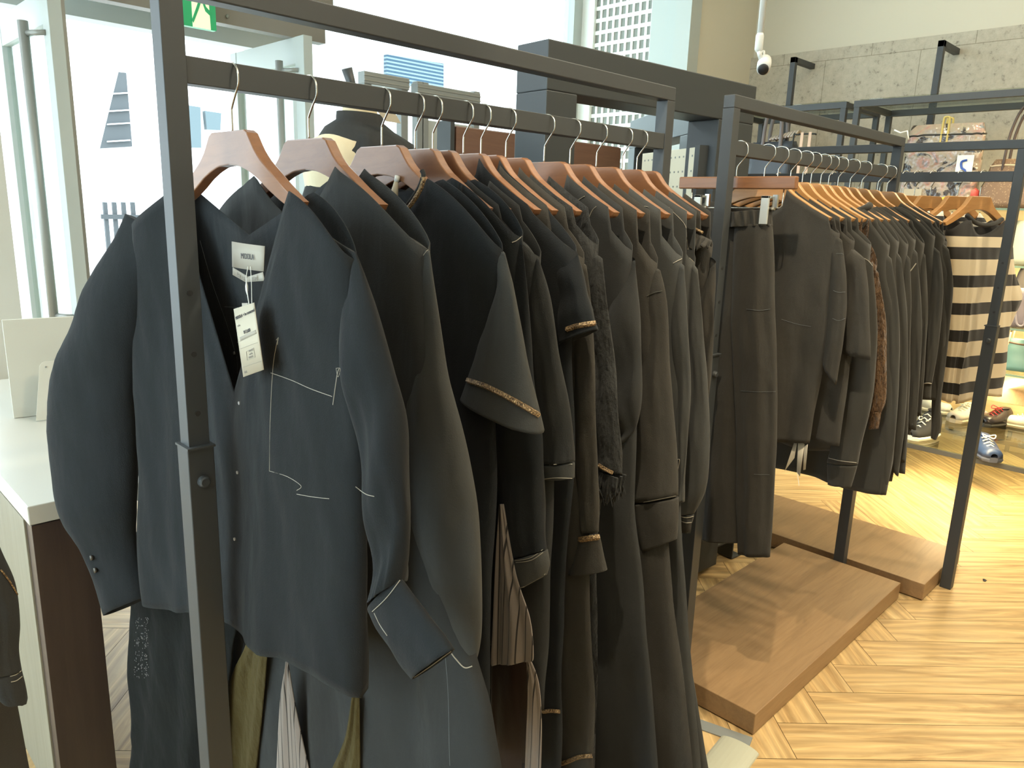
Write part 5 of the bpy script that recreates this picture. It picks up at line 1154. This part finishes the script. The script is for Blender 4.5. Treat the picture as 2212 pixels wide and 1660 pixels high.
t, wd_, h, dp = rbag('chain_bag', 'dark blue-grey bag with braided silver strap behind middle rack', 'bag', (1612, 1702, 308, 388), 4.60, 0.16, onX((1650, 392), 4.6).z, mat('slate_leather', (0.05, 0.055, 0.07), 0.4), 0.95, (0.06, 0.20), mat('mauve_handle', (0.20, 0.17, 0.18), 0.5), None, 0.012)
bz = MB()
for k in range(9):
    x = -0.02 + k * 0.02; bz.tube(catmull([(x, -0.03, h + 0.01 + 0.002 * k), (x + 0.012, -0.01, h + 0.03 + 0.004 * k), (x + 0.018, 0.03, h + 0.015 + 0.004 * k)], 4), 0.009, 8)
bz.build('braided_strap', mat('silver_pink_leather', (0.5, 0.42, 0.38), 0.3, 0.4), t, smooth=True)
q = onX((1731, 330), 4.6); rk = thing('strap_display', 'wire stand with two thin peach straps on the shelf', 'display stand', (4.62, q.y, 0)); zz0 = zsh[0]; zz1 = onX((1731, 290), 4.6).z
MB().tube(catmull([(0, 0.07, zz0), (0, 0.07, zz1 - 0.03), (0, 0.05, zz1), (0, -0.06, zz1), (0, -0.065, zz1 - 0.005)], 4), 0.005, 8).build('wire_stand', M['darkrub'], rk, smooth=True)
for y in (0.015, -0.035): MB().box((-0.006, y - 0.009, zz0 + 0.05), (-0.003, y + 0.009, zz1 + 0.012)).build('strap', mat('peach_leather', (0.75, 0.50, 0.36), 0.5), rk)
lm = thing('lemon_charm', 'yellow lemon shaped pouch below the floral tote', 'pouch', (4.56, onX((2050, 425), 4.56).y, zsh[0] + 0.001))
MB().lathe([(0.006, 0.0), (0.035, 0.012), (0.045, 0.03), (0.035, 0.048), (0.01, 0.06)], (0, 0, 0), 20, 0.7, 1.1).build('pouch_body', mat('lemon_yellow', (0.70, 0.48, 0.06), 0.4), lm, smooth=True)
rd = thing('red_pouch', 'small red pouch beside the floral tote', 'pouch', (4.66, onX((2090, 402), 4.66).y, zsh[0] + 0.001))
MB().lathe([(0.03, 0.0), (0.065, 0.02), (0.06, 0.09), (0.03, 0.115)], (0, 0, 0), 20, 0.5, 1.0).build('pouch_body', mat('dull_red', (0.42, 0.06, 0.05), 0.4), rd, smooth=True)
wh_ = thing('wire_hook', 'bent wire hook end sticking up above the middle rack corner', 'hook', (4.5, onX((1962, 300), 4.5).y, zf - 0.3))
a0 = onX((1963, 302), 4.5); b0 = onX((1960, 283), 4.5); c0 = onX((1945, 287), 4.5); d0_ = onX((1932, 281), 4.5)
MB().tube([Vector(v) - wh_.location for v in (a0, b0, c0, d0_)], 0.004, 8).build('wire', M['white'], wh_, smooth=True)

# ================================================================== THINGS ON THE FLOOR
ms = onZ((1500, 1563), 0); me_ = onZ((1622, 1606), 0)
d = (me_ - ms); strip_ = MB().box((-0.10, -0.02, 0), (d.length, 0.02, 0.003)).build('metal_strip', M['alu'], None, (ms.x, ms.y, 0.0005), math.atan2(d.y, d.x)); tag(strip_, 'flat metal strip on the floor by the platform corner', 'strip')
c0 = onZ((1598, 1612), 0); c1 = onZ((1515, 1720), 0); dd = c1 - c0
cm_ = MB().rings([[(x, 0.052 * math.cos(a), 0.014 * math.sin(a)) for a in [PI * i / 12 for i in range(13)]] for x in (0, dd.length + 0.2)], True, True, True)
cb = cm_.build('cable_cover', mat('grey_green_rubber', (0.42, 0.42, 0.33), 0.5), None, (c0.x, c0.y, 0.0005), math.atan2(dd.y, dd.x), smooth=False); tag(cb, 'rounded grey cable cover on the floor below the platform', 'cable cover')
q = onZ((2127, 1256), 0); db = MB().add([(-0.007, -0.004, 0.0), (0.006, -0.006, 0.002), (0.009, 0.003, 0.004), (0, 0.008, 0.006), (-0.008, 0.003, 0.001)], [(0, 1, 2, 3, 4)]).build('debris', M['darkrub'], None, q + Vector((0, 0, 0.001)), solid=0.001); tag(db, 'tiny dark scrap lying on the oak floor at right', 'scrap')
